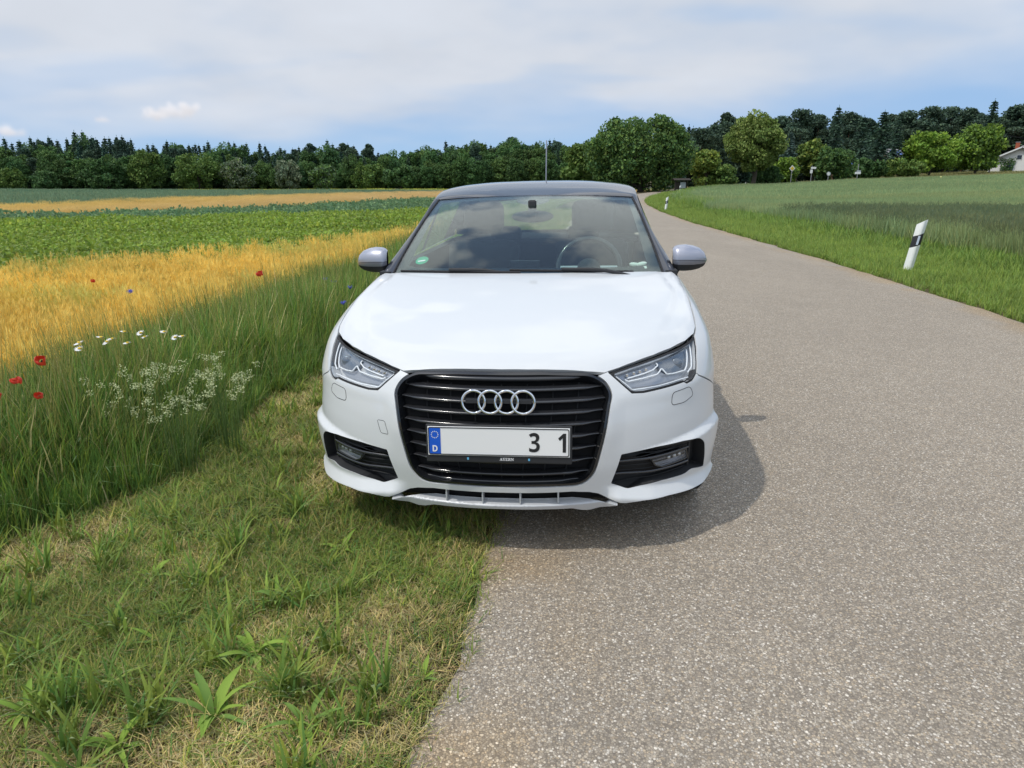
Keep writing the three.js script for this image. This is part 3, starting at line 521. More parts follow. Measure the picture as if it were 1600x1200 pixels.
// cabin: screen, pillars, roof, glass
const screen = (u, v) => { const w = lerp(0.715, 0.592, v), x = u * w, b = 4 * v * (1 - v); return [x, lerp(0.958, 1.338, v) + 0.018 * b - lerp(0.010, 0.020, v) * u * u, lerp(1.165, 1.985, v) + lerp(0.12, 0.05, v) * u * u - 0.012 * b]; };
const railX = table([1.33, 2.03, 2.3, 2.7, 3.2, 3.66], [0.785, 0.622, 0.622, 0.615, 0.59, 0.555]), railY = table([1.33, 1.7, 2.03, 2.3, 2.7, 3.2, 3.66], [0.952, 1.152, 1.318, 1.362, 1.375, 1.34, 1.25]);
const beltX = 0.792, beltY = table([1.33, 2.4, 3.7], [0.952, 0.972, 0.985]);
{
  const ws = part('windscreen', patch(screen, -1, 1, 40, 0, 1, 24), M.glass, car);
  part('inner_pane', patch((u, v) => { const q = screen(u, v); return [q[0] * 0.999, q[1] - 0.002, q[2] + 0.002]; }, -1, 1, 40, 0, 1, 24), M.glass, ws);
  const inn = (u, v) => { const q = screen(u, v); return [q[0] * 0.997, q[1] - 0.004, q[2] + 0.004]; };
  const sideW = (v) => lerp(0.90, 0.945, v);
  const strip = (fn) => patch(fn, 0, 1, 12, 0, 1, 20);
  part('black_border', merge(strip((t, v) => inn(lerp(sideW(v), 1, t), v)), strip((t, v) => inn(-lerp(sideW(v), 1, t), v)), patch((u, t) => inn(u * 0.93, t * (0.085 + 0.03 * Math.abs(u) ** 8)), -1, 1, 40, 0, 1, 6), patch((u, t) => inn(u * 0.96, 1 - t * 0.055), -1, 1, 40, 0, 1, 4), patch((u, t) => inn(u * 0.16, 1 - 0.05 - t * 0.11 * (1 - 0.6 * u * u)), -1, 1, 12, 0, 1, 4)), M.frit, ws);
  const cap = new THREE.CircleGeometry(0.036, 28), place = (g, u, v, off) => { const a = screen(u, v), b = screen(u + 0.02, v), c = screen(u, v + 0.02), o = new THREE.Matrix4(), X = new THREE.Vector3(...toLocal(b)).sub(new THREE.Vector3(...toLocal(a))).normalize(), Y = new THREE.Vector3(...toLocal(c)).sub(new THREE.Vector3(...toLocal(a))).normalize(), N = X.clone().cross(Y).normalize(); o.makeBasis(X, N.clone().cross(X), N).setPosition(new THREE.Vector3(...toLocal(a)).addScaledVector(N, off)); return g.applyMatrix4(o); };
  const bd = part('emission_badge', place(cap, -0.815, 0.165, -0.003), M.badgeGreen, ws);
  part('badge_label', place(new THREE.PlaneGeometry(0.042, 0.011).rotateZ(0.25), -0.815, 0.158, -0.0015), M.inkWhite, ws);
  both((s) => {
    const e1 = (v) => screen(s, v), e2 = (v) => { const Z = lerp(1.33, 2.03, v); return [s * railX(Z), railY(Z), Z]; };
    const pil = (t, v) => { const a = e1(v), b = e2(v), bulge = Math.sin(t * PI) * 0.007; return [lerp(a[0], b[0], t) + s * bulge, lerp(a[1], b[1], t) + bulge, lerp(a[2], b[2], t) - bulge]; };
    part('windscreen_pillar', patch(pil, 0, 1, 6, 0, 1, 24), M.roofPaint, car);
    part('screen_seal', tube(Array.from({ length: 14 }, (_, i) => new THREE.Vector3(...toLocal(e1(i / 13)))), 0.006, 40), M.rubber, car);
    const side = (Z, v) => [s * lerp(beltX, railX(Z), v), lerp(beltY(Z), railY(Z), v) - 0.0, Z];
    const sg = (Z0, Z1, slant0, slant1) => patch((t, v) => side(lerp(Z0 + slant0 * v, Z1 + slant1 * v, t), v), 0, 1, 14, 0.0, 0.97, 8);
    part('side_window', sg(1.40, 2.34, 0.66, 0), M.glass, car);
    part('side_window', sg(2.42, 3.10, 0, -0.02), M.privacy, car);
    part('door_pillar', patch((t, v) => side(lerp(2.34, 2.42, t), v), 0, 1, 2, 0, 1, 6), M.gloss, car);
    part('rear_pillar', patch((t, v) => side(lerp(3.10 - 0.02 * v, 3.72 - 0.06 * v, t), v), 0, 1, 8, 0, 1, 6), M.roofPaint, car);
    part('window_corner', patch((t, v) => side(lerp(1.33 + 0.70 * v, 1.40 + 0.66 * v, t), v), 0, 1, 2, 0, 1, 10), M.plastic, car);
  });
  const roofMid = table([1.985, 2.15, 2.4, 2.7, 3.1, 3.4, 3.66], [1.338, 1.381, 1.412, 1.42, 1.40, 1.36, 1.305]);
  const roofS = (u, t) => { const Z0 = lerp(1.985 + 0.05 * u * u, 3.66, t), xr = railX(Math.max(2.03, Z0)), a = Math.abs(u), yr = railY(Math.max(2.03, Z0)); const c = Math.pow(1 - Math.pow(a, 2.6), 0.62); return [u * xr, t === 0 ? screen(u, 1)[1] : lerp(yr, roofMid(Z0), c), Z0]; };
  const us = (t) => Math.sin(t * PI / 2);
  part('roof', patch((u, t) => roofS(us(u), t), -1, 1, 60, 0, 1, 60), M.roofPaint, car);
  part('headlining', patch((u, t) => { const q = roofS(us(u) * 0.98, t); return [q[0], q[1] - 0.025, q[2]]; }, -1, 1, 20, 0.02, 0.98, 14), M.headlining, car);
  const rw = (u, v) => [u * lerp(0.62, 0.545, v), lerp(0.965, 1.30, v) - 0.035 * u * u * v, lerp(3.90, 3.67, v) - 0.10 * u * u];
  part('rear_window', patch(rw, -0.86, 0.86, 16, 0.12, 0.92, 10), M.privacy, car);
  part('rear_window_frame', merge(patch(rw, -1, -0.86, 4, 0, 1, 8), patch(rw, 0.86, 1, 4, 0, 1, 8), patch(rw, -0.86, 0.86, 10, 0, 0.12, 3), patch(rw, -0.86, 0.86, 10, 0.92, 1.02, 3)), M.roofPaint, car);
  both((s) => part('shelf_corner', patch((t, v) => { const a = [s * lerp(0.62, 0.545, v), lerp(0.965, 1.265, v), lerp(3.80, 3.57, v)], b = [s * lerp(beltX, railX(3.66), v), lerp(beltY(3.7), railY(3.66), v), lerp(3.72, 3.66, v)]; return [lerp(a[0], b[0], t), lerp(a[1], b[1], t), lerp(a[2], b[2], t)]; }, 0, 1, 3, 0, 1, 5), M.roofPaint, car));
  const an = group('antenna', car); an.position.set(0, 1.352, -3.42);
  part('mount', new THREE.SphereGeometry(0.022, 14, 8).scale(0.8, 0.6, 1.6), M.plastic, an);
  part('rod', tube([new THREE.Vector3(0, 0, 0), new THREE.Vector3(0, 0.19, -0.06), new THREE.Vector3(0, 0.375, -0.125)], 0.0048, 10), M.strip, an);
  // wipers and cowl
  part('cowl', patch((u, t) => { const x = u * 0.72, q = top(x, 1.15), Z = 1.16 + 0.115 * u * u + t * 0.10; return [x, q[1] - 0.028 - 0.012 * t, Z]; }, -1, 1, 24, 0, 1, 3), M.plastic, car);
  const wip = (u0, v0, u1, v1) => tube(Array.from({ length: 9 }, (_, i) => { const t = i / 8, q = screen(lerp(u0, u1, t), lerp(v0, v1, t)); return new THREE.Vector3(q[0], q[1] + 0.012, -(q[2] - 0.012)); }), 0.0065, 24, false, 6);
  for (const a of [[-0.93, 0.03, -0.02, 0.018], [-0.1, 0.04, 0.78, 0.015]]) { const w = group('wiper', car); part('blade', wip(...a), M.rubber, w); const q = screen(lerp(a[0], a[2], 0.5), 0.03); part('arm', tube([new THREE.Vector3(q[0] - 0.05, q[1] + 0.022, -(q[2] - 0.02)), new THREE.Vector3(q[0] + 0.16, q[1] + 0.016, -(q[2] - 0.03)), new THREE.Vector3(q[0] + 0.32, q[1] - 0.018, -(q[2] - 0.03))], 0.009, 16), M.plastic, w); }
}
// door mirrors
both((s) => {
  const m = group('door_mirror', car);
  // shell lofted along x: half-height, centre height, half-depth
  const T = [[0.775, 0.048, 1.012, 0.030], [0.782, 0.060, 1.012, 0.050], [0.80, 0.066, 1.013, 0.062], [0.84, 0.068, 1.014, 0.068], [0.88, 0.064, 1.013, 0.066], [0.915, 0.054, 1.011, 0.056], [0.94, 0.038, 1.007, 0.040], [0.951, 0.022, 1.003, 0.024], [0.956, 0.004, 1.0, 0.004]];
  const loft = (lo, hi, grow = 0) => { // ring angle from lo to hi
    const pos = [], idx = [], n = 26; T.forEach(([x, h, yc, dep], j) => { for (let i = 0; i <= n; i++) { const a = lerp(lo, hi, i / n), cy = Math.sin(a), cz = Math.cos(a), ey = Math.sign(cy) * Math.abs(cy) ** 0.85 * (h + grow), ez = Math.sign(cz) * Math.abs(cz) ** 0.85 * (dep + grow); pos.push(s * (x + (j === T.length - 1 ? grow : j === 0 ? -grow : 0)), yc + ey - 0.03 * (x - 0.86), -(1.46 + 0.25 * (x - 0.86)) + (cz > 0 ? ez : ez * 0.35)); if (i && j) { const b = (j - 1) * (n + 1) + i - 1, c = b + n + 1; idx.push(b, b + 1, c + 1, b, c + 1, c); } } });
    const g = new THREE.BufferGeometry(); g.setAttribute('position', new THREE.Float32BufferAttribute(pos, 3)); g.setIndex(idx); g.computeVertexNormals(); return g;
  };
  part('shell', loft(-PI, PI), M.plastic, m);
  part('cap', loft(-0.02, PI * 0.62, 0.0035), M.silver, m);
  part('indicator_strip', loft(-0.36, -0.045, 0.003), M.strip, m);
  part('mirror_glass', new THREE.CircleGeometry(1, 28).scale(0.075, 0.052, 1).rotateY(PI).translate(s * 0.862, 1.012, -1.492), M.mirrorGlass, m);
  part('stalk', tube([[0.775, 0.915, 1.43], [0.785, 0.94, 1.44], [0.80, 0.965, 1.45], [0.82, 0.985, 1.455]].map(([x, y, Z]) => new THREE.Vector3(s * x, y, -Z)), 0.021, 14, false, 10), M.plastic, m);
  part('foot', boxG(0.05, 0.045, 0.10, s * 0.768, 0.93, 1.44, 0.015), M.plastic, m);
});
// wheels
both((s) => { for (const Z of [0.815, 3.28]) {
  const w = group('wheel', car); w.position.set(s * 0.755, 0.305, -Z);
  const L = (pts) => new THREE.LatheGeometry(pts.map((p) => new THREE.Vector2(...p)), 44).rotateZ(-s * PI / 2);
  part('tyre', L([[0.205, -0.09], [0.25, -0.105], [0.29, -0.1], [0.304, -0.085], [0.306, 0], [0.304, 0.085], [0.29, 0.1], [0.25, 0.105], [0.205, 0.09]]), M.tyre, w);
  const rim = part('rim', L([[0.21, -0.09], [0.2, -0.06], [0.19, 0.02], [0.2, 0.075], [0.213, 0.088], [0.213, 0.094]]), M.satin, w);
  for (let k = 0; k < 5; k++) part('spoke', (() => { const g = new RoundedBoxGeometry(0.026, 0.18, 0.05, 2, 0.008); g.translate(0, 0.11, 0); g.rotateX(k / 5 * 2 * PI); g.translate(s * 0.07, 0, 0); return g; })(), M.satin, rim);
  part('hub', new THREE.CylinderGeometry(0.04, 0.045, 0.05, 20).rotateZ(PI / 2).translate(s * 0.07, 0, 0), M.satin, w);
  part('brake_disc', new THREE.CylinderGeometry(0.14, 0.14, 0.02, 32).rotateZ(PI / 2), M.satin, w);
} });
// underbody and engine bay (keeps daylight out from below)
part('underbody', merge(boxG(1.30, 0.03, 3.35, 0, 0.225, 2.02), boxG(1.18, 0.36, 0.8, 0, 0.46, 0.72), boxG(0.72, 0.34, 0.12, 0, 0.47, 0.22), boxG(1.5, 0.06, 0.5, 0, 0.62, 0.75)), M.void, car);
part('door_card', merge(boxG(0.06, 0.70, 2.4, -0.755, 0.618, 2.5), boxG(0.06, 0.70, 2.4, 0.755, 0.618, 2.5)), M.cabin, car);
// cabin fittings
{
  part('dashboard', patch((u, t) => { const x = u * 0.70, Z = lerp(1.19, 1.62, t) + 0.08 * u * u * (1 - t), hump = 0.035 * Math.exp(-(((x - 0.34) / 0.2) ** 2)) * ss(0.4, 0.9, t); return [x, 0.925 + hump - 0.02 * t - 0.2 * Math.max(0, t - 0.88), Z]; }, -1, 1, 40, 0, 1, 16), M.cabin, car);
  part('dashboard_front', boxG(1.42, 0.34, 0.1, 0, 0.73, 1.60, 0.03), M.cabin, car);
  part('display', boxG(0.165, 0.085, 0.012, -0.015, 0.965, 1.45, 0.004).rotateX(0), phys({ color: lin(0.02, 0.024, 0.03), roughness: 0.12 }), car);
  const sw = group('steering_wheel', car); sw.position.set(0.335, 0.925, -1.76); sw.rotation.x = -0.42;
  part('rim', new THREE.TorusGeometry(0.18, 0.016, 12, 48), M.gloss, sw); part('hub', new THREE.SphereGeometry(0.07, 18, 12).scale(1, 0.85, 0.5), M.cabin, sw);
  for (const a of [0, PI, -PI / 2]) part('spoke', boxG(0.12, 0.03, 0.014, 0, 0, 0, 0.005).translate(0.115, 0, 0).rotateZ(a), M.satin, sw);
  for (const [x, Z, hs] of [[-0.36, 2.18, 1], [0.36, 2.18, 1]]) {
    const seat = group('front_seat', car); seat.position.set(x, 0, -Z);
    part('cushion', boxG(0.50, 0.16, 0.5, 0, 0.46, -0.2, 0.06), M.fabric, seat);
    part('backrest', boxG(0.48, 0.62, 0.15, 0, 0.78, 0, 0.065).rotateX(-0.22).translate(0, -0.02, 0.06), M.fabric, seat);
    part('headrest', boxG(0.27, 0.20, 0.11, 0, 1.195, 0.18, 0.05), M.fabric, seat);
  }
  const rs = group('rear_seat', car); rs.position.set(0, 0, -3.15); part('backrest', boxG(1.18, 0.58, 0.16, 0, 0.70, 0, 0.06).rotateX(-0.2), M.fabric, rs); part('cushion', boxG(1.18, 0.16, 0.5, 0, 0.44, -0.3, 0.05), M.fabric, rs);
  for (const x of [-0.3, 0.3]) part('headrest', boxG(0.24, 0.12, 0.1, x, 1.02, 0.05, 0.045), M.fabric, rs);
  const rm = group('interior_mirror', car); const q = screen(0.03, 0.80); rm.position.set(0.0, q[1] - 0.055, -(q[2] + 0.06));
  part('shell', new THREE.SphereGeometry(1, 24, 14).scale(0.125, 0.036, 0.02), M.cabin, rm); part('mirror', new THREE.CircleGeometry(1, 24).scale(0.115, 0.03, 1).rotateY(PI).translate(0, 0, -0.021), M.mirrorGlass, rm);
  part('bracket', boxG(0.05, 0.10, 0.03, -0.0, 0.045, -0.02, 0.012), M.cabin, rm);
  part('parcel_shelf', boxG(1.45, 0.03, 0.62, 0, 0.968, 3.52), M.cabin, car);
  part('cabin_floor', boxG(1.48, 0.03, 2.5, 0, 0.30, 2.6), M.cabin, car);
}
// soft toy on the dashboard (its own thing)
{
  const toy = thing('plush_toy', 'small white plush toy lying on the dashboard behind the windscreen', 'toy'); toy.applyMatrix4(car.matrixWorld);
  car.updateMatrixWorld(true);
  toy.matrix.copy(car.matrixWorld); toy.matrix.decompose(toy.position, toy.quaternion, toy.scale);
  const o = new THREE.Vector3(0.575, 0.945, -1.36); toy.position.copy(o.clone().applyMatrix4(car.matrixWorld));
  const wool = std({ color: lin(0.74, 0.75, 0.70), roughness: 1 });
  const fuzz = (g, k) => { const p = g.attributes.position, r = rng(k); for (let i = 0; i < p.count; i++) { const f = 1 + (hash2(Math.round(p.getX(i) * 9e3), Math.round(p.getY(i) * 9e3 + p.getZ(i) * 7e3), k) - 0.5) * 0.14; p.setXYZ(i, p.getX(i) * f, p.getY(i) * f, p.getZ(i) * f); } g.computeVertexNormals(); return g; };
  part('body', fuzz(new THREE.SphereGeometry(1, 22, 16).scale(0.062, 0.034, 0.04), 1), wool, toy);
  part('head', fuzz(new THREE.SphereGeometry(1, 18, 14).scale(0.032, 0.026, 0.03), 2).translate(0.045, 0.018, 0.02), wool, toy);
  for (const [x, y, a] of [[0.03, 0.05, 0.2], [-0.005, 0.047, -0.1]]) part('ear', fuzz(new THREE.SphereGeometry(1, 14, 10).scale(0.03, 0.0105, 0.012), 3).rotateZ(a).translate(x, y, 0.0), wool, toy);
  for (const x of [-0.045, 0.0]) part('paw', fuzz(new THREE.SphereGeometry(1, 12, 8).scale(0.018, 0.015, 0.02), 4).translate(x, -0.018, 0.035), wool, toy);
}

// ---------- plants ----------
const leafMat = (o = {}) => phys({ vertexColors: true, roughness: 0.85, specularIntensity: 0.4, transmission: 0.42, thickness: 0, ...o });
const MG = { grass: leafMat(), dry: std({ vertexColors: true, roughness: 0.9 }), crop: leafMat({ transmission: 0.42 }), straw: leafMat({ transmission: 0.3 }), leaf: leafMat({ transmission: 0.3, roughness: 0.7 }), bark: std({ color: lin(0.085, 0.07, 0.055), roughness: 0.95 }) };
class Blades {
  constructor(seed) { this.r = rng(seed); this.p = []; this.c = []; this.i = []; }
  // one blade: a tapered strip that bends over; colour is that of the blade
  blade(x, y, z, h, dir, bend, w, col, seg = 3, flop = 0) {
    const n0 = this.p.length / 3, cx = Math.cos(dir), cz = Math.sin(dir), px = -cz, pz = cx;
    for (let k = 0; k <= seg; k++) {
      const t = k / seg, out = bend * h * t * t, up = h * (t - flop * t * t * 0.6) * (1 - 0.25 * bend * t), ww = w * (1 - t * t * 0.92) * (0.75 + 0.5 * Math.min(1, t * 3)) / 2;
      this.p.push(x + cx * out - px * ww, y + up, z + cz * out - pz * ww, x + cx * out + px * ww, y + up, z + cz * out + pz * ww); this.c.push(...col, ...col);
      if (k) { const a = n0 + (k - 1) * 2; this.i.push(a, a + 1, a + 3, a, a + 3, a + 2); }
    }
  }
  quad(c, u, v, col) { const n = this.p.length / 3; for (const [a, b] of [[-1, 0], [0, -0.62], [1, 0], [0, 0.62]]) { this.p.push(c[0] + u[0] * a + v[0] * b, c[1] + u[1] * a + v[1] * b, c[2] + u[2] * a + v[2] * b); this.c.push(...col); } this.i.push(n, n + 1, n + 2, n, n + 2, n + 3); }
  randQuad(c, s, col, up = 0.3) { const r = this.r, t = r() * 2 * PI, ph = Math.acos(clamp(2 * r() - 1 + up * r(), -1, 1)), n = [Math.sin(ph) * Math.cos(t), Math.cos(ph), Math.sin(ph) * Math.sin(t)]; let a = [n[1], -n[0], 0.01 + n[2] * 0.3]; const d = a[0] * n[0] + a[1] * n[1] + a[2] * n[2]; a = a.map((q, i) => q - d * n[i]); const l = Math.hypot(...a) || 1; a = a.map((q) => q / l * s); const b = [n[1] * a[2] - n[2] * a[1], n[2] * a[0] - n[0] * a[2], n[0] * a[1] - n[1] * a[0]], w = r() * 2 * PI, cw = Math.cos(w), sw = Math.sin(w); this.quad(c, a.map((q, i) => q * cw + b[i] * sw), a.map((q, i) => b[i] * cw - q * sw), col); }
  build() { const g = new THREE.BufferGeometry(); g.setAttribute('position', new THREE.Float32BufferAttribute(this.p, 3)); g.setAttribute('color', new THREE.Float32BufferAttribute(this.c, 3)); g.setIndex(this.i); g.computeVertexNormals(); return g; }
}
const vary = (r, c, v = 0.25, hue = 0.12) => { const k = 1 + (r() - 0.5) * 2 * v, h = (r() - 0.5) * 2 * hue; return [c[0] * k * (1 + h), c[1] * k, c[2] * k * (1 - h)]; };
function grassTuft(seed, { n, rad, h0, h1, w, cols, bend = 0.5, seg = 3, mat }) {
  const b = new Blades(seed), r = b.r;
  for (let k = 0; k < n; k++) { const a = r() * 2 * PI, q = rad * Math.sqrt(r()), c = cols[(r() * cols.length) | 0]; b.blade(q * Math.cos(a), -0.01, q * Math.sin(a), lerp(h0, h1, r() ** 1.4), r() * 2 * PI, bend * (0.25 + r() * 1.1), w * (0.7 + 0.6 * r()), vary(r, c), seg, r() < 0.25 ? 0.7 : 0.1); }
  return b.build();
}
const inView = (x, D, m = 1.5) => D > -0.5 && Math.abs(x) < D * 1.0 + m;
// scatter copies of the variants of one plant: spots = [x, D, scale, tint, (y)]
function scatter(name, label, category, variants, mat, spots, seed) {
  const r = rng(seed), lists = variants.map(() => []); for (const s of spots) lists[(r() * variants.length) | 0].push(s);
  variants.forEach((g, v) => {
    const L = lists[v]; if (!L.length) return; const im = new THREE.InstancedMesh(g, mat, L.length), m = new THREE.Matrix4(), q = new THREE.Quaternion(), e = new THREE.Euler(), c = new THREE.Color();
    L.forEach(([x, D, s, tint, y], k) => { e.set((r() - 0.5) * 0.16, r() * 2 * PI, (r() - 0.5) * 0.16); q.setFromEuler(e); m.compose(new THREE.Vector3(x, y ?? landY(x, D), -D), q, new THREE.Vector3(s, s * (0.85 + 0.3 * r()), s)); im.setMatrixAt(k, m); const t = tint ?? [1, 1, 1]; im.setColorAt(k, c.setRGB(t[0], t[1], t[2])); });
    im.name = numbered(name); im.castShadow = im.receiveShadow = true; im.userData = { kind: 'stuff', label, category }; scene.add(im);
  });
}
const GREEN = [0.22, 0.29, 0.05], DEEP = [0.14, 0.255, 0.05], LIME = [0.31, 0.395, 0.065], STRAW = [0.50, 0.43, 0.20], OLIVE = [0.36, 0.345, 0.095], RUST = [0.34, 0.235, 0.12], BLUEG = [0.10, 0.165, 0.085];
// short verge grass, green and withered, on both sides of the road
{
  const r = rng(11), short = [], dry = [], long = [];
  const greenish = (x, D) => fbm(x * 1.6 + 5, D * 1.6, 4, 71);
  const pushLeft = (n, D0, D1, sc) => { for (let k = 0; k < n; k++) {
    const D = lerp(D0, D1, r()), xl = roadLeft(D) + (fbm(D * 2.2, 3.1, 4, 5) - 0.5) * 0.16, t = -0.03 + r() * 2.3, x = xl - t + 0.05; if (!inView(x, D, 0.8)) continue;
    const g = greenish(x, D), edge = ss(0.5, 0.0, t) * 0.22, fr = hash2(Math.round(x * 90), Math.round(D * 90), 3); if (t < 0.06 && r() < 0.6) continue;
    const tint = 0.8 + 0.45 * fbm(x * 4, D * 4, 2, 91);
    const rut = ss(0.24, 0.05, Math.abs(t - 1.42 - 0.1 * Math.sin(D * 0.9))) * ss(2.6, 3.4, D) * 0.16;           // worn strip in front of the tall grass
    if (r() < clamp(0.47 + 4.2 * (0.475 - g) + edge * 1.9 + rut * 2.4, 0.12, 0.9)) dry.push([x, D, sc * (0.7 + 0.6 * r()), [tint, tint * (0.94 + 0.1 * r()), tint * 0.95]]); else short.push([x, D, sc * (0.65 + 0.65 * r()), [tint, tint, tint]]);
    if (r() < 0.017 && t > 0.2) long.push([x, D, 0.7 + 0.7 * r(), [tint, tint, tint]]);
  } };
  pushLeft(9000, 0.75, 2.6, 0.8); pushLeft(7500, 2.6, 5, 0.95); pushLeft(5000, 5, 14, 1.25); pushLeft(3000, 14, 45, 2.0);
  const right = [];
  const pushRight = (n, D0, D1, sc) => { for (let k = 0; k < n; k++) { const D = lerp(D0, D1, r()), t = 0.0 + 3.6 * r() ** 1.05, x = roadRight(D) + (fbm(D * 1.4, 9.1, 3, 15) - 0.5) * 0.2 + t + 0.02; if (!inView(x, D, 2)) continue; if (t < 0.3 && r() < 0.5) continue; const tint = (0.85 + 0.4 * fbm(x * 2, D * 2, 3, 92)), l = ss(1.4, 2.8, t); right.push([x, D, sc * (0.75 + 0.55 * r()) * (1 + 1.1 * l), [tint * (1 + 0.18 * (1 - l)), tint * (1.02 + 0.08 * (1 - l)), tint]]); } };
  pushRight(13000, 5.5, 16, 0.9); pushRight(10000, 16, 42, 1.2); pushRight(6000, 42, 95, 2.0);
  const shortV = [1, 2, 3, 4].map((s) => grassTuft(100 + s, { n: 26, rad: 0.05, h0: 0.03, h1: 0.11, w: 0.0042, cols: [GREEN, GREEN, LIME, OLIVE, OLIVE, DEEP, STRAW], bend: 0.75 }));
  const dryV = [1, 2, 3, 4].map((s) => grassTuft(200 + s, { n: 26, rad: 0.055, h0: 0.015, h1: 0.07, w: 0.0034, cols: [STRAW, STRAW, STRAW, RUST, OLIVE, OLIVE, [0.30, 0.25, 0.13]], bend: 1.0 }));
  const longV = [1, 2, 3].map((s) => grassTuft(300 + s, { n: 24, rad: 0.035, h0: 0.08, h1: 0.20, w: 0.0075, cols: [GREEN, LIME, DEEP, GREEN], bend: 0.55, seg: 4 }));
  const rightV = [1, 2, 3].map((s) => grassTuft(400 + s, { n: 24, rad: 0.06, h0: 0.06, h1: 0.17, w: 0.007, cols: [[0.20, 0.315, 0.065], [0.24, 0.35, 0.075], [0.17, 0.28, 0.06], [0.26, 0.33, 0.09]], bend: 0.5 }));
  scatter('verge_grass', 'short mown green grass on the verge left of the road', 'grass', shortV, MG.grass, short, 1);
  scatter('withered_grass', 'straw coloured withered grass lying on the near verge', 'dry grass', dryV, MG.dry, dry, 2);
  scatter('grass_tufts', 'longer green tufts standing out of the mown verge', 'grass', longV, MG.grass, long, 3);
  scatter('far_verge_grass', 'bright green grass verge along the right edge of the road', 'grass', rightV, MG.grass, right, 4);
}
// tall grass strip between verge and barley
{
  const r = rng(21), tall = [];
  const push = (n, D0, D1, sc) => { for (let k = 0; k < n; k++) { const D = lerp(D0, D1, r()), near = 1.62 + 0.42 * ss(3.6, 2.4, D) - 0.08 * ss(4, 8, D) + (fbm(D * 1.3, 8, 3, 61) - 0.5) * 0.35, t = near + (2.95 - near + 0.25 * ss(4.5, 9, D)) * r(), x = roadLeft(D) - t; if (!inView(x, D, 1.2)) continue; const e = ss(near - 0.1, near + 0.65, t), tint = 0.78 + 0.5 * fbm(x * 1.1, D * 1.1, 3, 93); tall.push([x, D, sc * (0.34 + 0.66 * e) * (0.8 + 0.4 * r()) * (0.86 + 0.3 * fbm(x * 0.7, D * 0.7, 2, 95)), [tint, tint, tint]]); } };
  push(2300, 1.8, 4.2, 1); push(2500, 4.2, 9, 1.0); push(2000, 9, 30, 1.05); push(1000, 30, 80, 1.2);
  const V = [1, 2, 3, 4, 5].map((s) => { const b = new Blades(500 + s), q = b.r; for (let k = 0; k < 34; k++) { const a = q() * 2 * PI, d = 0.09 * Math.sqrt(q()); b.blade(d * Math.cos(a), -0.02, d * Math.sin(a), 0.16 + 0.40 * q() ** 0.9, -0.5 + (q() - 0.5) * 4.6, 0.15 + 0.75 * q() * q(), 0.0085 * (0.6 + 0.8 * q()), vary(q, q() < 0.25 ? LIME : q() < 0.05 ? STRAW : q() < 0.5 ? DEEP : [0.18, 0.31, 0.065], 0.3), 4, q() < 0.2 ? 0.6 : 0); } if (s < 3) for (let k = 0; k < 3; k++) { b.blade((q() - 0.5) * 0.1, 0, (q() - 0.5) * 0.1, 0.58 + 0.14 * q(), q() * 6, 0.15, 0.004, vary(q, OLIVE), 3); } return b.build(); });
  scatter('tall_grass', 'tall dark green uncut grass between the verge and the barley', 'grass', V, MG.grass, tall, 5);
}
// barley: bent golden ears with long awns
function barleyTuft(seed, n, rad, gold) {
  const b = new Blades(seed), r = b.r;
  for (let k = 0; k < n; k++) {
    const a = r() * 2 * PI, d = rad * Math.sqrt(r()), x = d * Math.cos(a), z = d * Math.sin(a), h = 0.58 + 0.16 * r(), dir = 0.4 + (r() - 0.5) * 2.6, col = vary(r, gold, 0.2, 0.07), st = vary(r, [0.72, 0.54, 0.14], 0.2);
    b.blade(x, -0.02, z, h, dir, 0.12, 0.006, st, 2);
    const ex = x + Math.cos(dir) * 0.12 * h, ez = z + Math.sin(dir) * 0.12 * h, ey = h * 0.96, nod = 0.05 + 0.55 * r() * r(), L = 0.075;
    const tip = [ex + Math.cos(dir) * L * nod, ey + L * (0.75 - nod), ez + Math.sin(dir) * L * nod], mid = [(ex + tip[0]) / 2, (ey + tip[1]) / 2 + 0.006, (ez + tip[2]) / 2], ax = [(tip[0] - ex) / 2, (tip[1] - ey) / 2, (tip[2] - ez) / 2];
    b.quad(mid, ax.map((q) => q * 1.15), [-Math.sin(dir) * 0.010, 0, Math.cos(dir) * 0.010], col); b.quad(mid, ax.map((q) => q * 1.15), [Math.cos(dir) * 0.008, 0.006, Math.sin(dir) * 0.008], col);
    for (let w = 0; w < 4; w++) { const c = [tip[0] + ax[0] * 1.2 + (r() - 0.5) * 0.03, tip[1] + ax[1] * 1.2 + (r() - 0.5) * 0.03, tip[2] + ax[2] * 1.2 + (r() - 0.5) * 0.03]; b.quad(c, [ax[0] * 1.7 + (r() - 0.5) * 0.03, ax[1] * 1.5 + (r() - 0.5) * 0.03, ax[2] * 1.7 + (r() - 0.5) * 0.03], [0.003, 0.0, 0.003], vary(r, [gold[0] * 1.1, gold[1] * 1.1, gold[2] * 1.2], 0.15, 0.05)); }
  }
  return b.build();
}
const GOLD = [0.86, 0.64, 0.15];
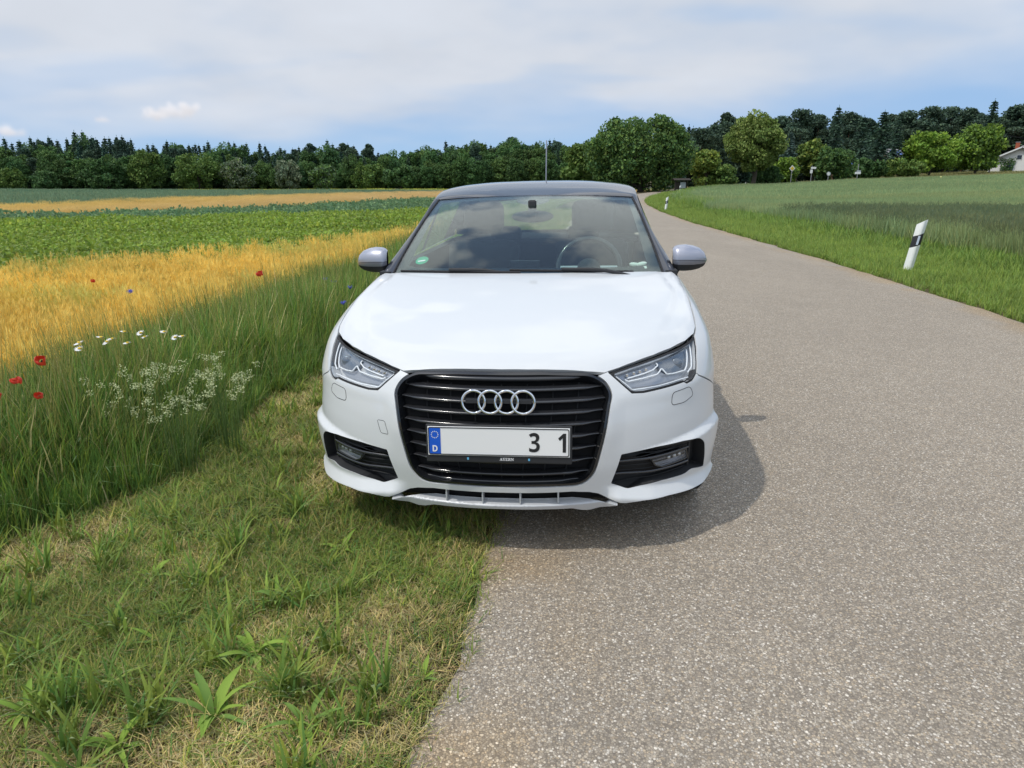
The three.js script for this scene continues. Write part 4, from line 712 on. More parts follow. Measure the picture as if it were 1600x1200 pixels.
{
  const r = rng(31), near = [], far = [];
  for (let k = 0; k < 21000; k++) { const D = 2.2 + 20 * r(), x = lerp(-20, roadLeft(D) - 2.6, r()); if (!inView(x, D, 1) || zone(x, D) !== 'barley') continue; const t = 0.82 + 0.4 * fbm(x * 0.6, D * 0.9, 4, 96), gr = ss(0.60, 0.74, fbm(x * 0.8 + 7, D * 1.4, 3, 97)); near.push([x, D, 0.70 + 0.14 * r(), [t * (1 - 0.25 * gr), t * (1 - 0.08 * gr), t]]); }
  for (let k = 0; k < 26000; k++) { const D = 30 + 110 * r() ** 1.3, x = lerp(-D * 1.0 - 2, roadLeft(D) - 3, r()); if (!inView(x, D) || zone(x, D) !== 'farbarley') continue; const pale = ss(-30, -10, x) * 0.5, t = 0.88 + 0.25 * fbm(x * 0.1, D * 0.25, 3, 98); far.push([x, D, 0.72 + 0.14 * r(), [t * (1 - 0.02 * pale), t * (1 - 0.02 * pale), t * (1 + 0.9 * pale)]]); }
  scatter('barley', 'ripe golden barley field bordering the tall grass', 'barley', [1, 2, 3, 4].map((s) => barleyTuft(600 + s, 14, 0.10, GOLD)), MG.straw, near, 6);
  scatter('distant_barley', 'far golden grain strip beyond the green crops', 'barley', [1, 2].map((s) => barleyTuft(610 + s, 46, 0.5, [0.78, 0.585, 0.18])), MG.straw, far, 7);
}
// leafy row crops
function leafyClump(seed, n, rad, h, s, cols) { const b = new Blades(seed), r = b.r; for (let k = 0; k < n; k++) { const a = r() * 2 * PI, d = rad * Math.sqrt(r()), y = h * (0.25 + 0.75 * r()) * (1 - 0.35 * (d / rad) ** 2); b.randQuad([d * Math.cos(a), y, d * Math.sin(a)], s * (0.6 + 0.6 * r()), vary(r, cols[(r() * cols.length) | 0], 0.25), 1.2); } return b.build(); }
{
  const r = rng(41), beans = [], potato = [], fw = [];
  const row = (x, D, e) => (D - e(x) * 0.6) / 0.95, gap = (v) => Math.abs(v - Math.round(v));
  for (let k = 0; k < 30000; k++) { const D = 9 + 34 * r(), x = lerp(-D * 1.0 - 1.5, roadLeft(D) - 2.8, r()); if (!inView(x, D) || zone(x, D) !== 'beans') continue; if (gap(row(x, D, edgeBarley)) > 0.40 && r() < 0.8) continue; const pt = fbm(x * 0.25, D * 0.9, 3, 99); if (ss(0.60, 0.66, pt) > r()) continue; const t = 0.8 + 0.5 * fbm(x * 0.3, D * 0.7, 3, 94); beans.push([x, D, (D > 20 ? 1.35 : 1.1) * (0.75 + 0.5 * r()), [t * 1.05, t, t]]); }
  for (let k = 0; k < 26000; k++) { const D = 16 + 80 * r() ** 1.2, x = lerp(-D * 1.0 - 2, roadLeft(D) - 2.8, r()); if (!inView(x, D) || zone(x, D) !== 'potato') continue; if (gap(row(x, D, edgeBeans)) > 0.38 && r() < 0.75) continue; const t = 0.85 + 0.35 * fbm(x * 0.3, D * 0.5, 3, 94); potato.push([x, D, 1.4 * (0.75 + 0.5 * r()), [t, t, t]]); }
  for (let k = 0; k < 19000; k++) { const D = 30 + 145 * r(), x = lerp(-D * 1.0, roadLeft(D) - 3, r()); if (!inView(x, D) || zone(x, D) !== 'farwheat') continue; const ylw = x > -75 && D > 158 ? 1 : 0, t = 0.9 + 0.2 * r(), dk = ss(0.5, 0.62, fbm(x * 0.02, D * 0.12, 2, 33)); fw.push([x, D, 1 + 0.4 * r(), ylw ? [t * 2.6, t * 1.9, t * 0.6] : [t * (1 - 0.3 * dk), t * (1 - 0.15 * dk), t * (1 - 0.1 * dk)]]); }
  const c1 = [[0.24, 0.36, 0.05], [0.30, 0.41, 0.06], [0.19, 0.29, 0.05]], c2 = [[0.16, 0.28, 0.12], [0.20, 0.32, 0.15], [0.13, 0.23, 0.095]];
  scatter('bean_plants', 'bright green leafy crop beyond the golden barley', 'crop', [1, 2, 3].map((s) => leafyClump(700 + s, 130, 0.32, 0.38, 0.036, c1)), MG.crop, beans, 8);
  scatter('potato_plants', 'bluish green row crop in front of the far grain strip', 'crop', [1, 2].map((s) => leafyClump(710 + s, 100, 0.34, 0.36, 0.05, c2)), MG.crop, potato, 9);
  scatter('distant_wheat', 'grey green grain field at the foot of the wood', 'wheat', [1, 2].map((s) => grassTuft(720 + s, { n: 110, rad: 1.0, h0: 0.35, h1: 0.6, w: 0.06, cols: [[0.21, 0.31, 0.17], [0.25, 0.34, 0.19]], bend: 0.3, seg: 2 })), MG.crop, fw, 10);
}
// unripe wheat right of the road
{
  const r = rng(51), a = [], b = [], c = [], md = [];
  const tint = (x, D) => { const t = 0.82 + 0.36 * fbm(x * 0.12 + 3, D * 0.45, 4, 90), w = fbm(x * 0.05, D * 0.16, 3, 89), p = ss(0.5, 0.7, w) * 0.16; const tram = 0; return [t * (1 + p), t * (1 + p * 0.4), t * (1 + p * 0.2)]; };
  const tracks = (x, D) => { for (const off of [0, 2.0]) { const xc = 42 + off + (D - 62) * 0.55 + 4 * Math.sin((D - 60) * 0.05); if (Math.abs(x - xc) < 0.22 && D < 84) return true; } return false; };
  const put = (L, n, D0, D1, reach, pw = 1) => { for (let k = 0; k < n; k++) { const D = lerp(D0, D1, r() ** pw), x = lerp(roadRight(D) + 1.8, Math.min(reach, D * 1.0 + 3), r()); if (!inView(x, D, 3) || zone(x, D) !== 'wheat' || tracks(x, D)) continue; L.push([x, D, 0.88 + 0.24 * r(), tint(x, D)]); } };
  put(a, 21000, 5, 27, 40); put(b, 36000, 13, 54, 75); put(c, 20000, 50, 118, 145);
  for (let k = 0; k < 11000; k++) { const D = 92 + 60 * r(), x = lerp(22, D * 1.0, r()); if (!inView(x, D) || zone(x, D) !== 'meadow') continue; const t = 0.85 + 0.3 * r(); md.push([x, D, 0.8 + 0.5 * r(), [t, t, t]]); }
  const cols = [[0.30, 0.41, 0.19], [0.34, 0.445, 0.205], [0.40, 0.47, 0.22], [0.25, 0.355, 0.165]];
  const wheat = (seed, n, rad, w, ear) => { const B = new Blades(seed), q = B.r; for (let k = 0; k < n; k++) { const an = q() * 2 * PI, d = rad * Math.sqrt(q()), x = d * Math.cos(an), z = d * Math.sin(an), h = 0.44 + 0.2 * q(), dir = q() * 2 * PI, col = vary(q, cols[(q() * 4) | 0], 0.2, 0.08); B.blade(x, -0.02, z, h, dir, 0.1 + 0.3 * q(), w * (0.7 + 0.6 * q()), col, ear ? 3 : 2); if (ear && q() < 0.55) B.quad([x + Math.cos(dir) * 0.06, h + 0.03, z + Math.sin(dir) * 0.06], [0.012, 0.042, 0.004], [0.007, 0, 0.007], vary(q, [0.17, 0.22, 0.11], 0.15)); } return B.build(); };
  scatter('wheat', 'blue green unripe wheat beyond the right verge', 'wheat', [1, 2, 3].map((s) => wheat(800 + s, 34, 0.15, 0.009, true)), MG.crop, a, 11);
  scatter('wheat', 'middle reach of the unripe wheat field on the right', 'wheat', [1, 2].map((s) => wheat(810 + s, 60, 0.32, 0.018, false)), MG.crop, b, 12);
  scatter('wheat', 'far end of the unripe wheat field up to the trees', 'wheat', [1, 2].map((s) => wheat(820 + s, 90, 0.75, 0.04, false)), MG.crop, c, 13);
  scatter('meadow_grass', 'pale yellow green meadow strip below the house', 'grass', [1, 2].map((s) => grassTuft(830 + s, { n: 90, rad: 0.8, h0: 0.2, h1: 0.55, w: 0.045, cols: [[0.34, 0.33, 0.12], [0.28, 0.30, 0.10], [0.40, 0.35, 0.17]], bend: 0.4, seg: 2 })), MG.crop, md, 14);
}
// weeds among the wheat's edge

// ---------- trees ----------
const CP = Math.cos(0.2878), SP = Math.sin(0.2878);
// the point D metres ahead that lies in a given direction from the photographer (directions as read off the photograph, 1600 x 1200)
function at(u, v, D) { const a = (u - 800) / 1086.2, b = (600 - v) / 1086.2, k = D / (CP + b * SP); return [a * k, 1.423 + (b * CP - SP) * k, D]; }
function limb(points, r0, r1, seg = 6) {
  const c = new THREE.CatmullRomCurve3(points.map((p) => new THREE.Vector3(...p))), n = points.length * 2, pos = [], idx = [], fr = c.computeFrenetFrames(n, false);
  for (let i = 0; i <= n; i++) { const p = c.getPointAt(i / n), r = lerp(r0, r1, i / n); for (let k = 0; k <= seg; k++) { const t = k / seg * 2 * PI, q = p.clone().addScaledVector(fr.normals[i], r * Math.cos(t)).addScaledVector(fr.binormals[i], r * Math.sin(t)); pos.push(q.x, q.y, q.z); if (i && k) { const a = (i - 1) * (seg + 1) + k - 1, b = a + seg + 1; idx.push(a, a + 1, b + 1, a, b + 1, b); } } }
  const g = new THREE.BufferGeometry(); g.setAttribute('position', new THREE.Float32BufferAttribute(pos, 3)); g.setIndex(idx); g.computeVertexNormals(); return g;
}
// broadleaf crown: many small lobes spread over an uneven egg, each a shell of leaves
function broadCrown(seed, w, h, y0, { lobes = 40, leaves = 5000, size = 0.3, cols, round = 1, depth = 1, lobeR = 0.2, gap = 0.0, up = 0.6, narrowTop = 0.15, lump = 0.28 }) {
  const b = new Blades(seed), r = b.r, L = [];
  for (let k = 0; k < lobes; k++) {
    const t = r() * 2 * PI, ph = Math.acos(2 * r() - 1), q = 0.35 + 0.65 * Math.sqrt(r()), yy = Math.cos(ph) * q, wid = Math.sqrt(Math.max(0, 1 - yy * yy)) * (1 - narrowTop * Math.max(0, yy)) * q, n = 1 - lump / 2 + lump * vnoise(t * 1.3 + seed, yy * 2.2, seed);
    const rr = lobeR * (0.65 + 0.7 * r()) * Math.min(w, h);
    L.push([wid * Math.cos(t) * (w / 2 - rr * 0.7) * n, y0 + h / 2 + yy * (h / 2 - rr * 0.7) * n, wid * Math.sin(t) * (w / 2 * depth - rr * 0.7) * n, rr, vary(r, [1, 1, 1], 0.16, 0.05)]);
  }
  const per = leaves / lobes;
  for (const [x, y, z, rr, c] of L) for (let k = 0; k < per; k++) {
    const t = r() * 2 * PI, ph = Math.acos(2 * r() - 1), q = rr * (0.45 + 0.62 * Math.sqrt(r())) , col = cols[(r() * cols.length) | 0], v = vary(r, col, 0.2, 0.08);
    b.randQuad([x + q * Math.sin(ph) * Math.cos(t), y + q * Math.cos(ph) * 0.82, z + q * Math.sin(ph) * Math.sin(t)], size * (0.6 + 0.7 * r()), [v[0] * c[0], v[1] * c[1], v[2] * c[2]], up);
  }
  return [b.build(), L];
}
function broadTrunk(L, w, h, y0, tr, n = 9, seed = 1) {
  const r = rng(seed), gs = [limb([[0, -0.4, 0], [0.03 * w, y0 * 0.6 + h * 0.1, 0.01 * w], [0, y0 + h * 0.55, 0]], tr, tr * 0.4, 8)];
  const pick = L.slice().sort((a, b) => a[1] - b[1]); for (let k = 0; k < n; k++) { const q = pick[(k / n * pick.length) | 0], s = y0 * 0.75 + h * (0.05 + 0.4 * k / n); gs.push(limb([[0, s, 0], [q[0] * 0.45, lerp(s, q[1], 0.55), q[2] * 0.45], [q[0], q[1], q[2]]], tr * 0.42, tr * 0.08, 5)); }
  return merge(gs);
}
function spruceCrown(seed, w, h, { cols, size = 0.34, whorls = 22, per = 9, y0 = 0.1, droop = 0.28, sub = 7 }) {
  const b = new Blades(seed), r = b.r;
  for (let k = 0; k < whorls; k++) {
    const t = k / whorls, y = h * (y0 + (1 - y0) * t), rad = w / 2 * Math.pow(1 - t, 0.72) * (0.8 + 0.35 * r()) + 0.12, nb = Math.max(4, Math.round(per * (1 - 0.5 * t)));
    for (let j = 0; j < nb; j++) { const a = (j + r()) / nb * 2 * PI, len = rad * (0.7 + 0.45 * r()), c = vary(r, cols[(r() * cols.length) | 0], 0.22, 0.06); for (let m = 0; m < sub; m++) { const s = (m + 0.6) / sub, d = len * s, yy = y - droop * len * s * s + (r() - 0.5) * 0.15; b.randQuad([d * Math.cos(a) + (r() - 0.5) * size, yy - r() * size * 0.6, d * Math.sin(a) + (r() - 0.5) * size], size * (1.15 - 0.5 * s) * (0.7 + 0.6 * r()), c, 0.4); } }
  }
  for (let m = 0; m < 6; m++) b.randQuad([(r() - 0.5) * 0.1, h * (0.97 + m * 0.008), (r() - 0.5) * 0.1], size * 0.4, cols[0], 0);
  return b.build();
}
function pineCrown(seed, w, h, { cols, size = 0.36, clouds = 17, leaves = 3200, from = 0.42 }) {
  const b = new Blades(seed), r = b.r, L = [];
  for (let k = 0; k < clouds; k++) { const t = (k + 0.5) / clouds, a = r() * 2 * PI, y = h * (from + (1 - from) * Math.pow(t, 0.8)), d = w / 2 * (0.25 + 0.7 * r()) * Math.sin(PI * clamp(0.22 + 0.7 * t, 0, 1)); L.push([d * Math.cos(a), y - 0.4, d * Math.sin(a), w * (0.13 + 0.1 * r()), vary(r, [1, 1, 1], 0.2, 0.05)]); }
  L.push([0, h - 0.5, 0, w * 0.14, [1, 1, 1]]);
  for (const [x, y, z, rr, c] of L) for (let k = 0; k < leaves / clouds; k++) { const t = r() * 2 * PI, ph = Math.acos(2 * r() - 1), q = rr * Math.cbrt(r()), v = vary(r, cols[(r() * cols.length) | 0], 0.22, 0.06); b.randQuad([x + q * 1.35 * Math.sin(ph) * Math.cos(t), y + q * 0.7 * Math.cos(ph), z + q * 1.35 * Math.sin(ph) * Math.sin(t)], size * (0.6 + 0.6 * r()), [v[0] * c[0], v[1] * c[1], v[2] * c[2]], 0.5); }
  return [b.build(), L];
}
const SPR = [[0.057, 0.112, 0.07], [0.076, 0.14, 0.082], [0.046, 0.09, 0.064]], PIN = [[0.072, 0.126, 0.08], [0.095, 0.153, 0.087], [0.057, 0.099, 0.068]], BLUESPR = [[0.105, 0.165, 0.143], [0.083, 0.143, 0.12]];
const BD = [[0.085, 0.173, 0.051], [0.111, 0.206, 0.061], [0.068, 0.14, 0.046]], BM = [[0.145, 0.238, 0.053], [0.189, 0.28, 0.064], [0.109, 0.189, 0.046]], BY = [[0.288, 0.336, 0.066], [0.24, 0.3, 0.06], [0.18, 0.252, 0.054]], BL = [[0.228, 0.36, 0.048], [0.276, 0.408, 0.054], [0.168, 0.288, 0.042]], LIN = [[0.205, 0.285, 0.065], [0.17, 0.245, 0.055], [0.27, 0.335, 0.095]], PALE = [[0.208, 0.26, 0.156], [0.156, 0.215, 0.124], [0.26, 0.299, 0.195]];
// a broadleaf tree or bush set by where its crown begins, ends and how wide it looks
function plantBroad(name, label, cat, u0, u1, vTop, vBase, D, o) {
  const c = at((u0 + u1) / 2, vBase, D), top = at((u0 + u1) / 2, vTop, D)[1], w = (u1 - u0) / 1086.2 * D * CP, gy = landY(c[0], D), base = Math.min(gy, c[1]), h = top - base, lift = o.lift ?? 0.12;
  const t = thing(name, label, cat, [c[0], base, -D], 0, o.group), [g, L] = broadCrown(o.seed, w, h * (1 - lift), h * lift, o);
  part('crown', g, MG.leaf, t); part('trunk', broadTrunk(L, w, h * (1 - lift), h * lift, o.trunk ?? 0.022 * h + 0.04, o.limbs ?? 9, o.seed), MG.bark, t); return t;
}
plantBroad('roadside_tree', 'largest tree, broad dark green crown reaching the ground beside the bend', 'tree', 908, 1085, 178, 304, 86, { seed: 23, lobes: 230, leaves: 44000, size: 0.18, cols: [...BD, ...BM], lobeR: 0.125, lift: 0.0, trunk: 0.45, narrowTop: 0.05, lump: 0.12 });
plantBroad('hedgerow_tree', 'smaller leafy tree at the left foot of the largest tree', 'tree', 876, 946, 214, 302, 96, { seed: 2, lobes: 46, leaves: 9000, size: 0.26, cols: [...BM, BM[1]], lobeR: 0.15, lift: 0.04 });
plantBroad('linden_tree', 'tall egg shaped tree with pale blossom tint and visible trunk', 'tree', 1128, 1222, 171, 291, 102, { seed: 3, lobes: 120, leaves: 26000, size: 0.19, cols: LIN, lobeR: 0.12, lift: 0.2, trunk: 0.36, narrowTop: 0.35 });
plantBroad('willow_bush', 'yellow green bush between the largest tree and the linden', 'bush', 1074, 1128, 231, 296, 98, { seed: 4, lobes: 40, leaves: 6500, size: 0.22, cols: [...BY, BM[1]], lobeR: 0.16, lift: 0.03 });
plantBroad('hedge_bush', 'low green bush left of the linden trunk', 'bush', 1104, 1152, 252, 293, 97, { seed: 5, lobes: 26, leaves: 4500, size: 0.22, cols: BM, lobeR: 0.18, lift: 0.02 });
plantBroad('hedge_bush', 'low dark bush right of the linden trunk', 'bush', 1172, 1222, 258, 292, 104, { seed: 6, lobes: 26, leaves: 4500, size: 0.22, cols: BD, lobeR: 0.18, lift: 0.02 });
plantBroad('hedge_bush', 'light green bush behind the diamond shaped sign', 'bush', 1206, 1246, 244, 289, 108, { seed: 7, lobes: 26, leaves: 4500, size: 0.24, cols: [...BL, BM[0]], lobeR: 0.18, lift: 0.02 });
plantBroad('garden_tree', 'yellowish tree above the pair of direction boards', 'tree', 1236, 1296, 214, 288, 112, { seed: 8, lobes: 44, leaves: 7500, size: 0.26, cols: [...BY, ...BM], lobeR: 0.16, lift: 0.06 });
plantBroad('garden_tree', 'dark leafy tree left of the tilted solar panel', 'tree', 1270, 1332, 226, 284, 108, { seed: 9, lobes: 40, leaves: 7000, size: 0.26, cols: [...BD, BM[0]], lobeR: 0.17, lift: 0.02 });
plantBroad('garden_tree', 'bright green round tree left of its taller twin', 'tree', 1404, 1494, 201, 274, 124, { seed: 10, lobes: 70, leaves: 12000, size: 0.27, cols: BL, lobeR: 0.13, lift: 0.05 });
plantBroad('garden_tree', 'bright green tall tree next to the white house', 'tree', 1482, 1560, 184, 272, 130, { seed: 11, lobes: 70, leaves: 12000, size: 0.28, cols: [...BL, BM[0], BM[2]], lobeR: 0.14, lift: 0.06 });
plantBroad('garden_bush', 'olive bush in front of the bright green round tree', 'bush', 1376, 1442, 243, 278, 118, { seed: 12, lobes: 30, leaves: 5000, size: 0.24, cols: [...BM, BY[2]], lobeR: 0.2, lift: 0.02 });
plantBroad('garden_bush', 'dark bush under the tilted solar panel', 'bush', 1316, 1384, 246, 281, 114, { seed: 13, lobes: 30, leaves: 5000, size: 0.25, cols: BD, lobeR: 0.2, lift: 0.02 });
// spruces and pines that stand out on the right
const coneProto = {};
function plantCone(kind, name, label, u, vTop, vBase, D, wpx, seed, grp) {
  const c = at(u, vBase, D), top = at(u, vTop, D)[1], gy = landY(c[0], D), base = Math.min(gy, c[1]), h = top - base, w = wpx / 1086.2 * D * CP, t = thing(name, label, 'tree', [c[0], base, -D], seed * 1.7, grp);
  if (kind === 'pine') { const P = coneProto['p' + seed % 4] ??= pineCrown(900 + seed % 4, 6, 14, { cols: PIN, clouds: 26, leaves: 6500, from: 0.28, size: 0.25 }); const s = new THREE.Matrix4().makeScale(w / 6, h / 14, w / 6); const cr = part('crown', P[0], MG.leaf, t); cr.scale.set(w / 6, h / 14, w / 6); part('trunk', limb([[0, -0.5, 0], [0.1, h * 0.4, 0.05], [0, h * 0.93, 0]], 0.2, 0.05, 6), MG.pineBark, t); }
  else { const key = kind + seed % 3, P = coneProto[key] ??= spruceCrown(930 + seed % 3 + (kind === 'blue' ? 9 : 0), 5, 14, { cols: kind === 'blue' ? BLUESPR : SPR, size: 0.26, whorls: 26, per: 11, sub: 9 }); const cr = part('crown', P, MG.leaf, t); cr.scale.set(w / 5, h / 14, w / 5); part('trunk', limb([[0, -0.5, 0], [0.02, h * 0.5, 0], [0, h * 0.95, 0]], 0.17, 0.03, 6), MG.bark, t); }
}
MG.pineBark = std({ color: lin(0.16, 0.085, 0.05), roughness: 0.95 });
const G1 = 'dark conifers behind the gardens';
plantCone('blue', 'blue_spruce', 'blue grey spruce directly right of the linden', 1228, 205, 288, 112, 46, 1);
plantCone('spruce', 'spruce_tree', 'spruce with the highest pointed tip above the direction boards', 1297, 165, 284, 132, 52, 2);
plantCone('spruce', 'spruce_tree', 'dark spruce behind the tilted solar panel', 1337, 181, 282, 128, 56, 3);
plantCone('spruce', 'spruce_tree', 'broad spruce right of the tilted solar panel', 1368, 172, 280, 122, 70, 4);
plantCone('spruce', 'spruce_tree', 'slender spruce left of the grey solar roof', 1392, 186, 279, 126, 44, 5);
plantCone('spruce', 'spruce_tree', 'tallest spruce tip rising behind the twin bright trees', 1534, 155, 272, 150, 50, 6);
[['leftmost pine peeping out behind the willow bush', 1092, 201, 46], ['second pine between the largest tree and linden', 1112, 196, 44], ['pine touching the left side of the linden top', 1132, 192, 44], ['pine rising just behind the right side of the linden', 1212, 184, 50], ['flat topped pine above the blue spruce', 1243, 172, 54], ['pine between flat topped pine and highest spruce', 1270, 180, 46], ['pine just right of the highest spruce tip', 1318, 176, 46], ['pine with two crowns left of the bright green trees', 1402, 175, 46], ['open crowned pine above the bright green round tree', 1440, 168, 58], ['pine left of the gap above the twin trees', 1472, 168, 54], ['pine directly left of the tallest spruce tip', 1500, 170, 52], ['pine over the house gable', 1572, 165, 64], ['rightmost pine at the picture edge', 1606, 167, 60]].forEach(([l, u, v, w], k) => plantCone('pine', 'pine_tree', l, u, v, 280 - (u - 1080) * 0.015, 142 + (k * 7) % 13, w, k, G1));
// edge-of-wood trees on the left that can be told apart
[['broad dark oak at the far left of the wood edge', 130, 208, 245, 303, BD], ['round leafy tree in front of the wood, left of the small cumulus', 272, 350, 235, 299, BM], ['pair-crowned leafy tree right of the round one', 345, 402, 245, 299, [...PALE, BM[0]]], ['pale silvery tree standing alone before the wood', 431, 473, 246, 298, PALE], ['dome shaped grey bush at the wood edge', 484, 532, 257, 299, [BM[0], PALE[1], BD[1]]], ['spreading leafy bush left of the car roof', 545, 612, 252, 300, BM], ['last bush beside the car roof', 596, 656, 255, 300, BD], ['olive bush at the picture edge below the wood', 0, 46, 262, 304, BM], ['small light bush near the left end of the wood', 52, 96, 264, 304, BD], ['leafy tree right of the dark oak', 206, 262, 232, 301, BM]].forEach(([l, u0, u1, v0, v1, cols], k) => plantBroad('wood_edge_tree', l, 'tree', u0, u1, v0, v1 + 2, 168 + (k * 3) % 8, { seed: 40 + k, lobes: 60, leaves: 7500, size: 0.29, cols, lobeR: 0.14, lift: 0.03, trunk: 0.25, limbs: 4 }));
// the wood itself
{
  const r = rng(77), sp = [], pi = [], br = [];
  const skyline = table([-340, 0, 60, 150, 200, 260, 300, 375, 400, 470, 530, 600, 615, 650, 760, 800, 850, 900, 960], [226, 224, 219, 213, 219, 228, 229, 226, 233, 231, 228, 236, 240, 231, 226, 222, 224, 224, 226]);
  for (let row = 0; row < 4; row++) for (let u = -330; u < 985; u += 7.5) {
    const uu = u + (r() - 0.5) * 8, D = FOREST_D + 2 + row * 7 + r() * 6, c = at(uu, 300, D), gy = landY(c[0], D); let v = skyline(uu) + (r() - 0.3) * 11 + (row === 0 ? 16 + 12 * r() : row === 1 ? 6 : 0);
    const h = at(uu, v, D)[1] - gy; if (h < 3) continue; const k = r(), m = uu > 600 ? 0.3 : 0.74, item = [c[0], D, h / 14, null, gy - 0.2];
    if (row === 0 && k < 0.75) br.push(item); else if (k < m) sp.push(item); else if (k < m + 0.08) pi.push(item); else br.push(item);
  }
  for (let row = 0; row < 3; row++) for (let u = 1060; u < 1900; u += 10) { const uu = u + (r() - 0.5) * 10, D = 150 + row * 8 + r() * 6, v = 205 - 0.03 * (u - 1060) + (r() - 0.5) * 26 + (u < 1120 ? 8 : 0), c = at(uu, 280, D), gy = landY(c[0], D), h = at(uu, v, D)[1] - gy; (r() < 0.3 ? sp : pi).push([c[0], D, h / 14, null, gy - 0.2]); }
  const tint = (L) => L.forEach((i) => { const t = 0.8 + 0.45 * r(), w = 1 + 0.25 * (r() - 0.5); i[3] = [t * w, t, t / w]; }); [sp, pi, br].forEach(tint);
  const trunkTo = (g) => g;
  scatter('spruce_wood', 'dark spruces massed along the horizon', 'wood', [1, 2].map((s) => spruceCrown(950 + s, 6.6, 14, { cols: SPR, size: 0.33, whorls: 24, per: 10, sub: 7 })), MG.leaf, sp, 20);
  scatter('pine_wood', 'dark pines massed along the horizon', 'wood', [1, 2].map((s) => pineCrown(960 + s, 5.5, 14, { cols: PIN, size: 0.33, clouds: 26, leaves: 4800, from: 0.22 })[0]), MG.leaf, pi, 21);
  scatter('leafy_wood', 'leafy trees massed along the wood edge', 'wood', [1, 2, 3].map((s) => broadCrown(970 + s, 8.5, 13.6, 0.4, { lobes: 60, leaves: 7000, size: 0.32, cols: [...BD, BM[2]], lobeR: 0.14 })[0]), MG.leaf, br, 22);
}

// ---------- roadside things ----------
const T = { white: phys({ color: lin(0.76, 0.78, 0.74), roughness: 0.45 }), black: std({ color: lin(0.015, 0.015, 0.016), roughness: 0.5 }), reflector: phys({ color: lin(0.62, 0.66, 0.72), roughness: 0.15, metalness: 0.3 }), zinc: std({ color: lin(0.42, 0.43, 0.44), roughness: 0.5, metalness: 0.5 }), signYellow: std({ color: lin(0.68, 0.46, 0.03), roughness: 0.5 }), signWhite: std({ color: lin(0.74, 0.75, 0.74), roughness: 0.5 }), wood: std({ color: lin(0.035, 0.028, 0.022), roughness: 0.9 }), oldWood: std({ color: lin(0.22, 0.19, 0.16), roughness: 0.9 }), render: std({ color: lin(0.74, 0.73, 0.70), roughness: 0.9 }), tile: std({ color: lin(0.33, 0.09, 0.045), roughness: 0.8 }), pane: phys({ color: lin(0.03, 0.035, 0.04), roughness: 0.08 }), solar: phys({ color: lin(0.06, 0.11, 0.32), roughness: 0.12, clearcoat: 0.6 }), grey: std({ color: lin(0.28, 0.28, 0.29), roughness: 0.8 }), brown: std({ color: lin(0.13, 0.08, 0.05), roughness: 0.8 }), blue: std({ color: lin(0.04, 0.10, 0.28), roughness: 0.5 }), paleBoard: std({ color: lin(0.36, 0.40, 0.42), roughness: 0.4 }) };
// guide post: hollow three-cornered post with a slanted black band and a reflector
function guidePost(label, x, D, h, lean, turn, sink = 0.12) {
  const p = thing('guide_post', label, 'post', [x, landY(x, D) - sink, -D], turn, 'guide posts along the road'); p.rotation.order = 'ZYX'; p.rotation.z = -lean;
  const prof = (y0, y1, s0, s1, grow = 0) => { // section: rounded triangle, top and bottom edges slanted across
    const n = 18, pos = [], idx = []; for (let j = 0; j < 2; j++) for (let i = 0; i <= n; i++) { const t = i / n * 2 * PI, k = 0.048 + grow + 0.012 * Math.cos(3 * (t - PI / 2)), xx = k * Math.cos(t) * 1.25, zz = k * Math.sin(t) * 0.85, y = (j ? y1 + s1 * xx : y0 + s0 * xx); pos.push(xx, y, zz); if (j && i) { const a = i - 1, b = i, c = n + 1 + i; idx.push(a, b, c, a, c, c - 1); } }
    const cap = pos.length / 3; pos.push(0, y1, 0); for (let i = 1; i <= n; i++) idx.push(n + i, n + 1 + i, cap); const g = new THREE.BufferGeometry(); g.setAttribute('position', new THREE.Float32BufferAttribute(pos, 3)); g.setIndex(idx); g.computeVertexNormals(); return g; };
  part('lower_shaft', prof(0, h * 0.60, 0, 0.55), T.white, p); part('black_band', prof(h * 0.60, h * 0.79, 0.55, 0.55, 0.0006), T.black, p); part('head', prof(h * 0.79, h, 0.55, 0.75), T.white, p);
  part('reflector', boxG(0.030, h * 0.15, 0.006, 0.008, h * 0.70, -0.047, 0.002), T.reflector, p); return p;
}
guidePost('nearest white guide post, leaning right beside the wheat', 6.17, 10.95, 0.93, 0.155, -0.35);
guidePost('second guide post, small, on the inside of the bend', 8.95, 41.8, 0.92, 0.09, -0.3);
guidePost('guide post in front of the wooden notice board', 17.6, 75.8, 0.95, 0.06, -0.3);
guidePost('guide post beside the right corner of the car roof', at(975, 297, 88)[0], 88, 1.0, 0, -0.3);
[['first of four small guide posts beyond the wheat', 1124, 289], ['second of four small guide posts beyond the wheat', 1165, 289], ['third of four small guide posts beyond the wheat', 1182, 288], ['fourth small guide post, below the white arrow sign', 1203, 288]].forEach(([l, u, v]) => { const D = 108, c = at(u, v, D), gy = landY(c[0], D); const p = guidePost(l, c[0], D, 0.95, 0, -0.4, 0); p.position.y = c[1] - 0.55; });
function signPost(name, label, cat, u, vTop, vBase, D, plates) {
  const c = at(u, vBase, D), t = at(u, vTop, D)[1], gy = landY(c[0], D), s = thing(name, label, cat, [c[0], Math.min(gy, c[1]), -D]), h = t - s.position.y;
  part('pole', new THREE.CylinderGeometry(0.045, 0.045, h, 10).translate(0, h / 2, 0), T.zinc, s); for (const f of plates(h)) part(...f, s); return s;
}
const board = (w, h, y, x = 0, r = 0.01) => boxG(w, h, 0.03, x, y, -0.06, r);
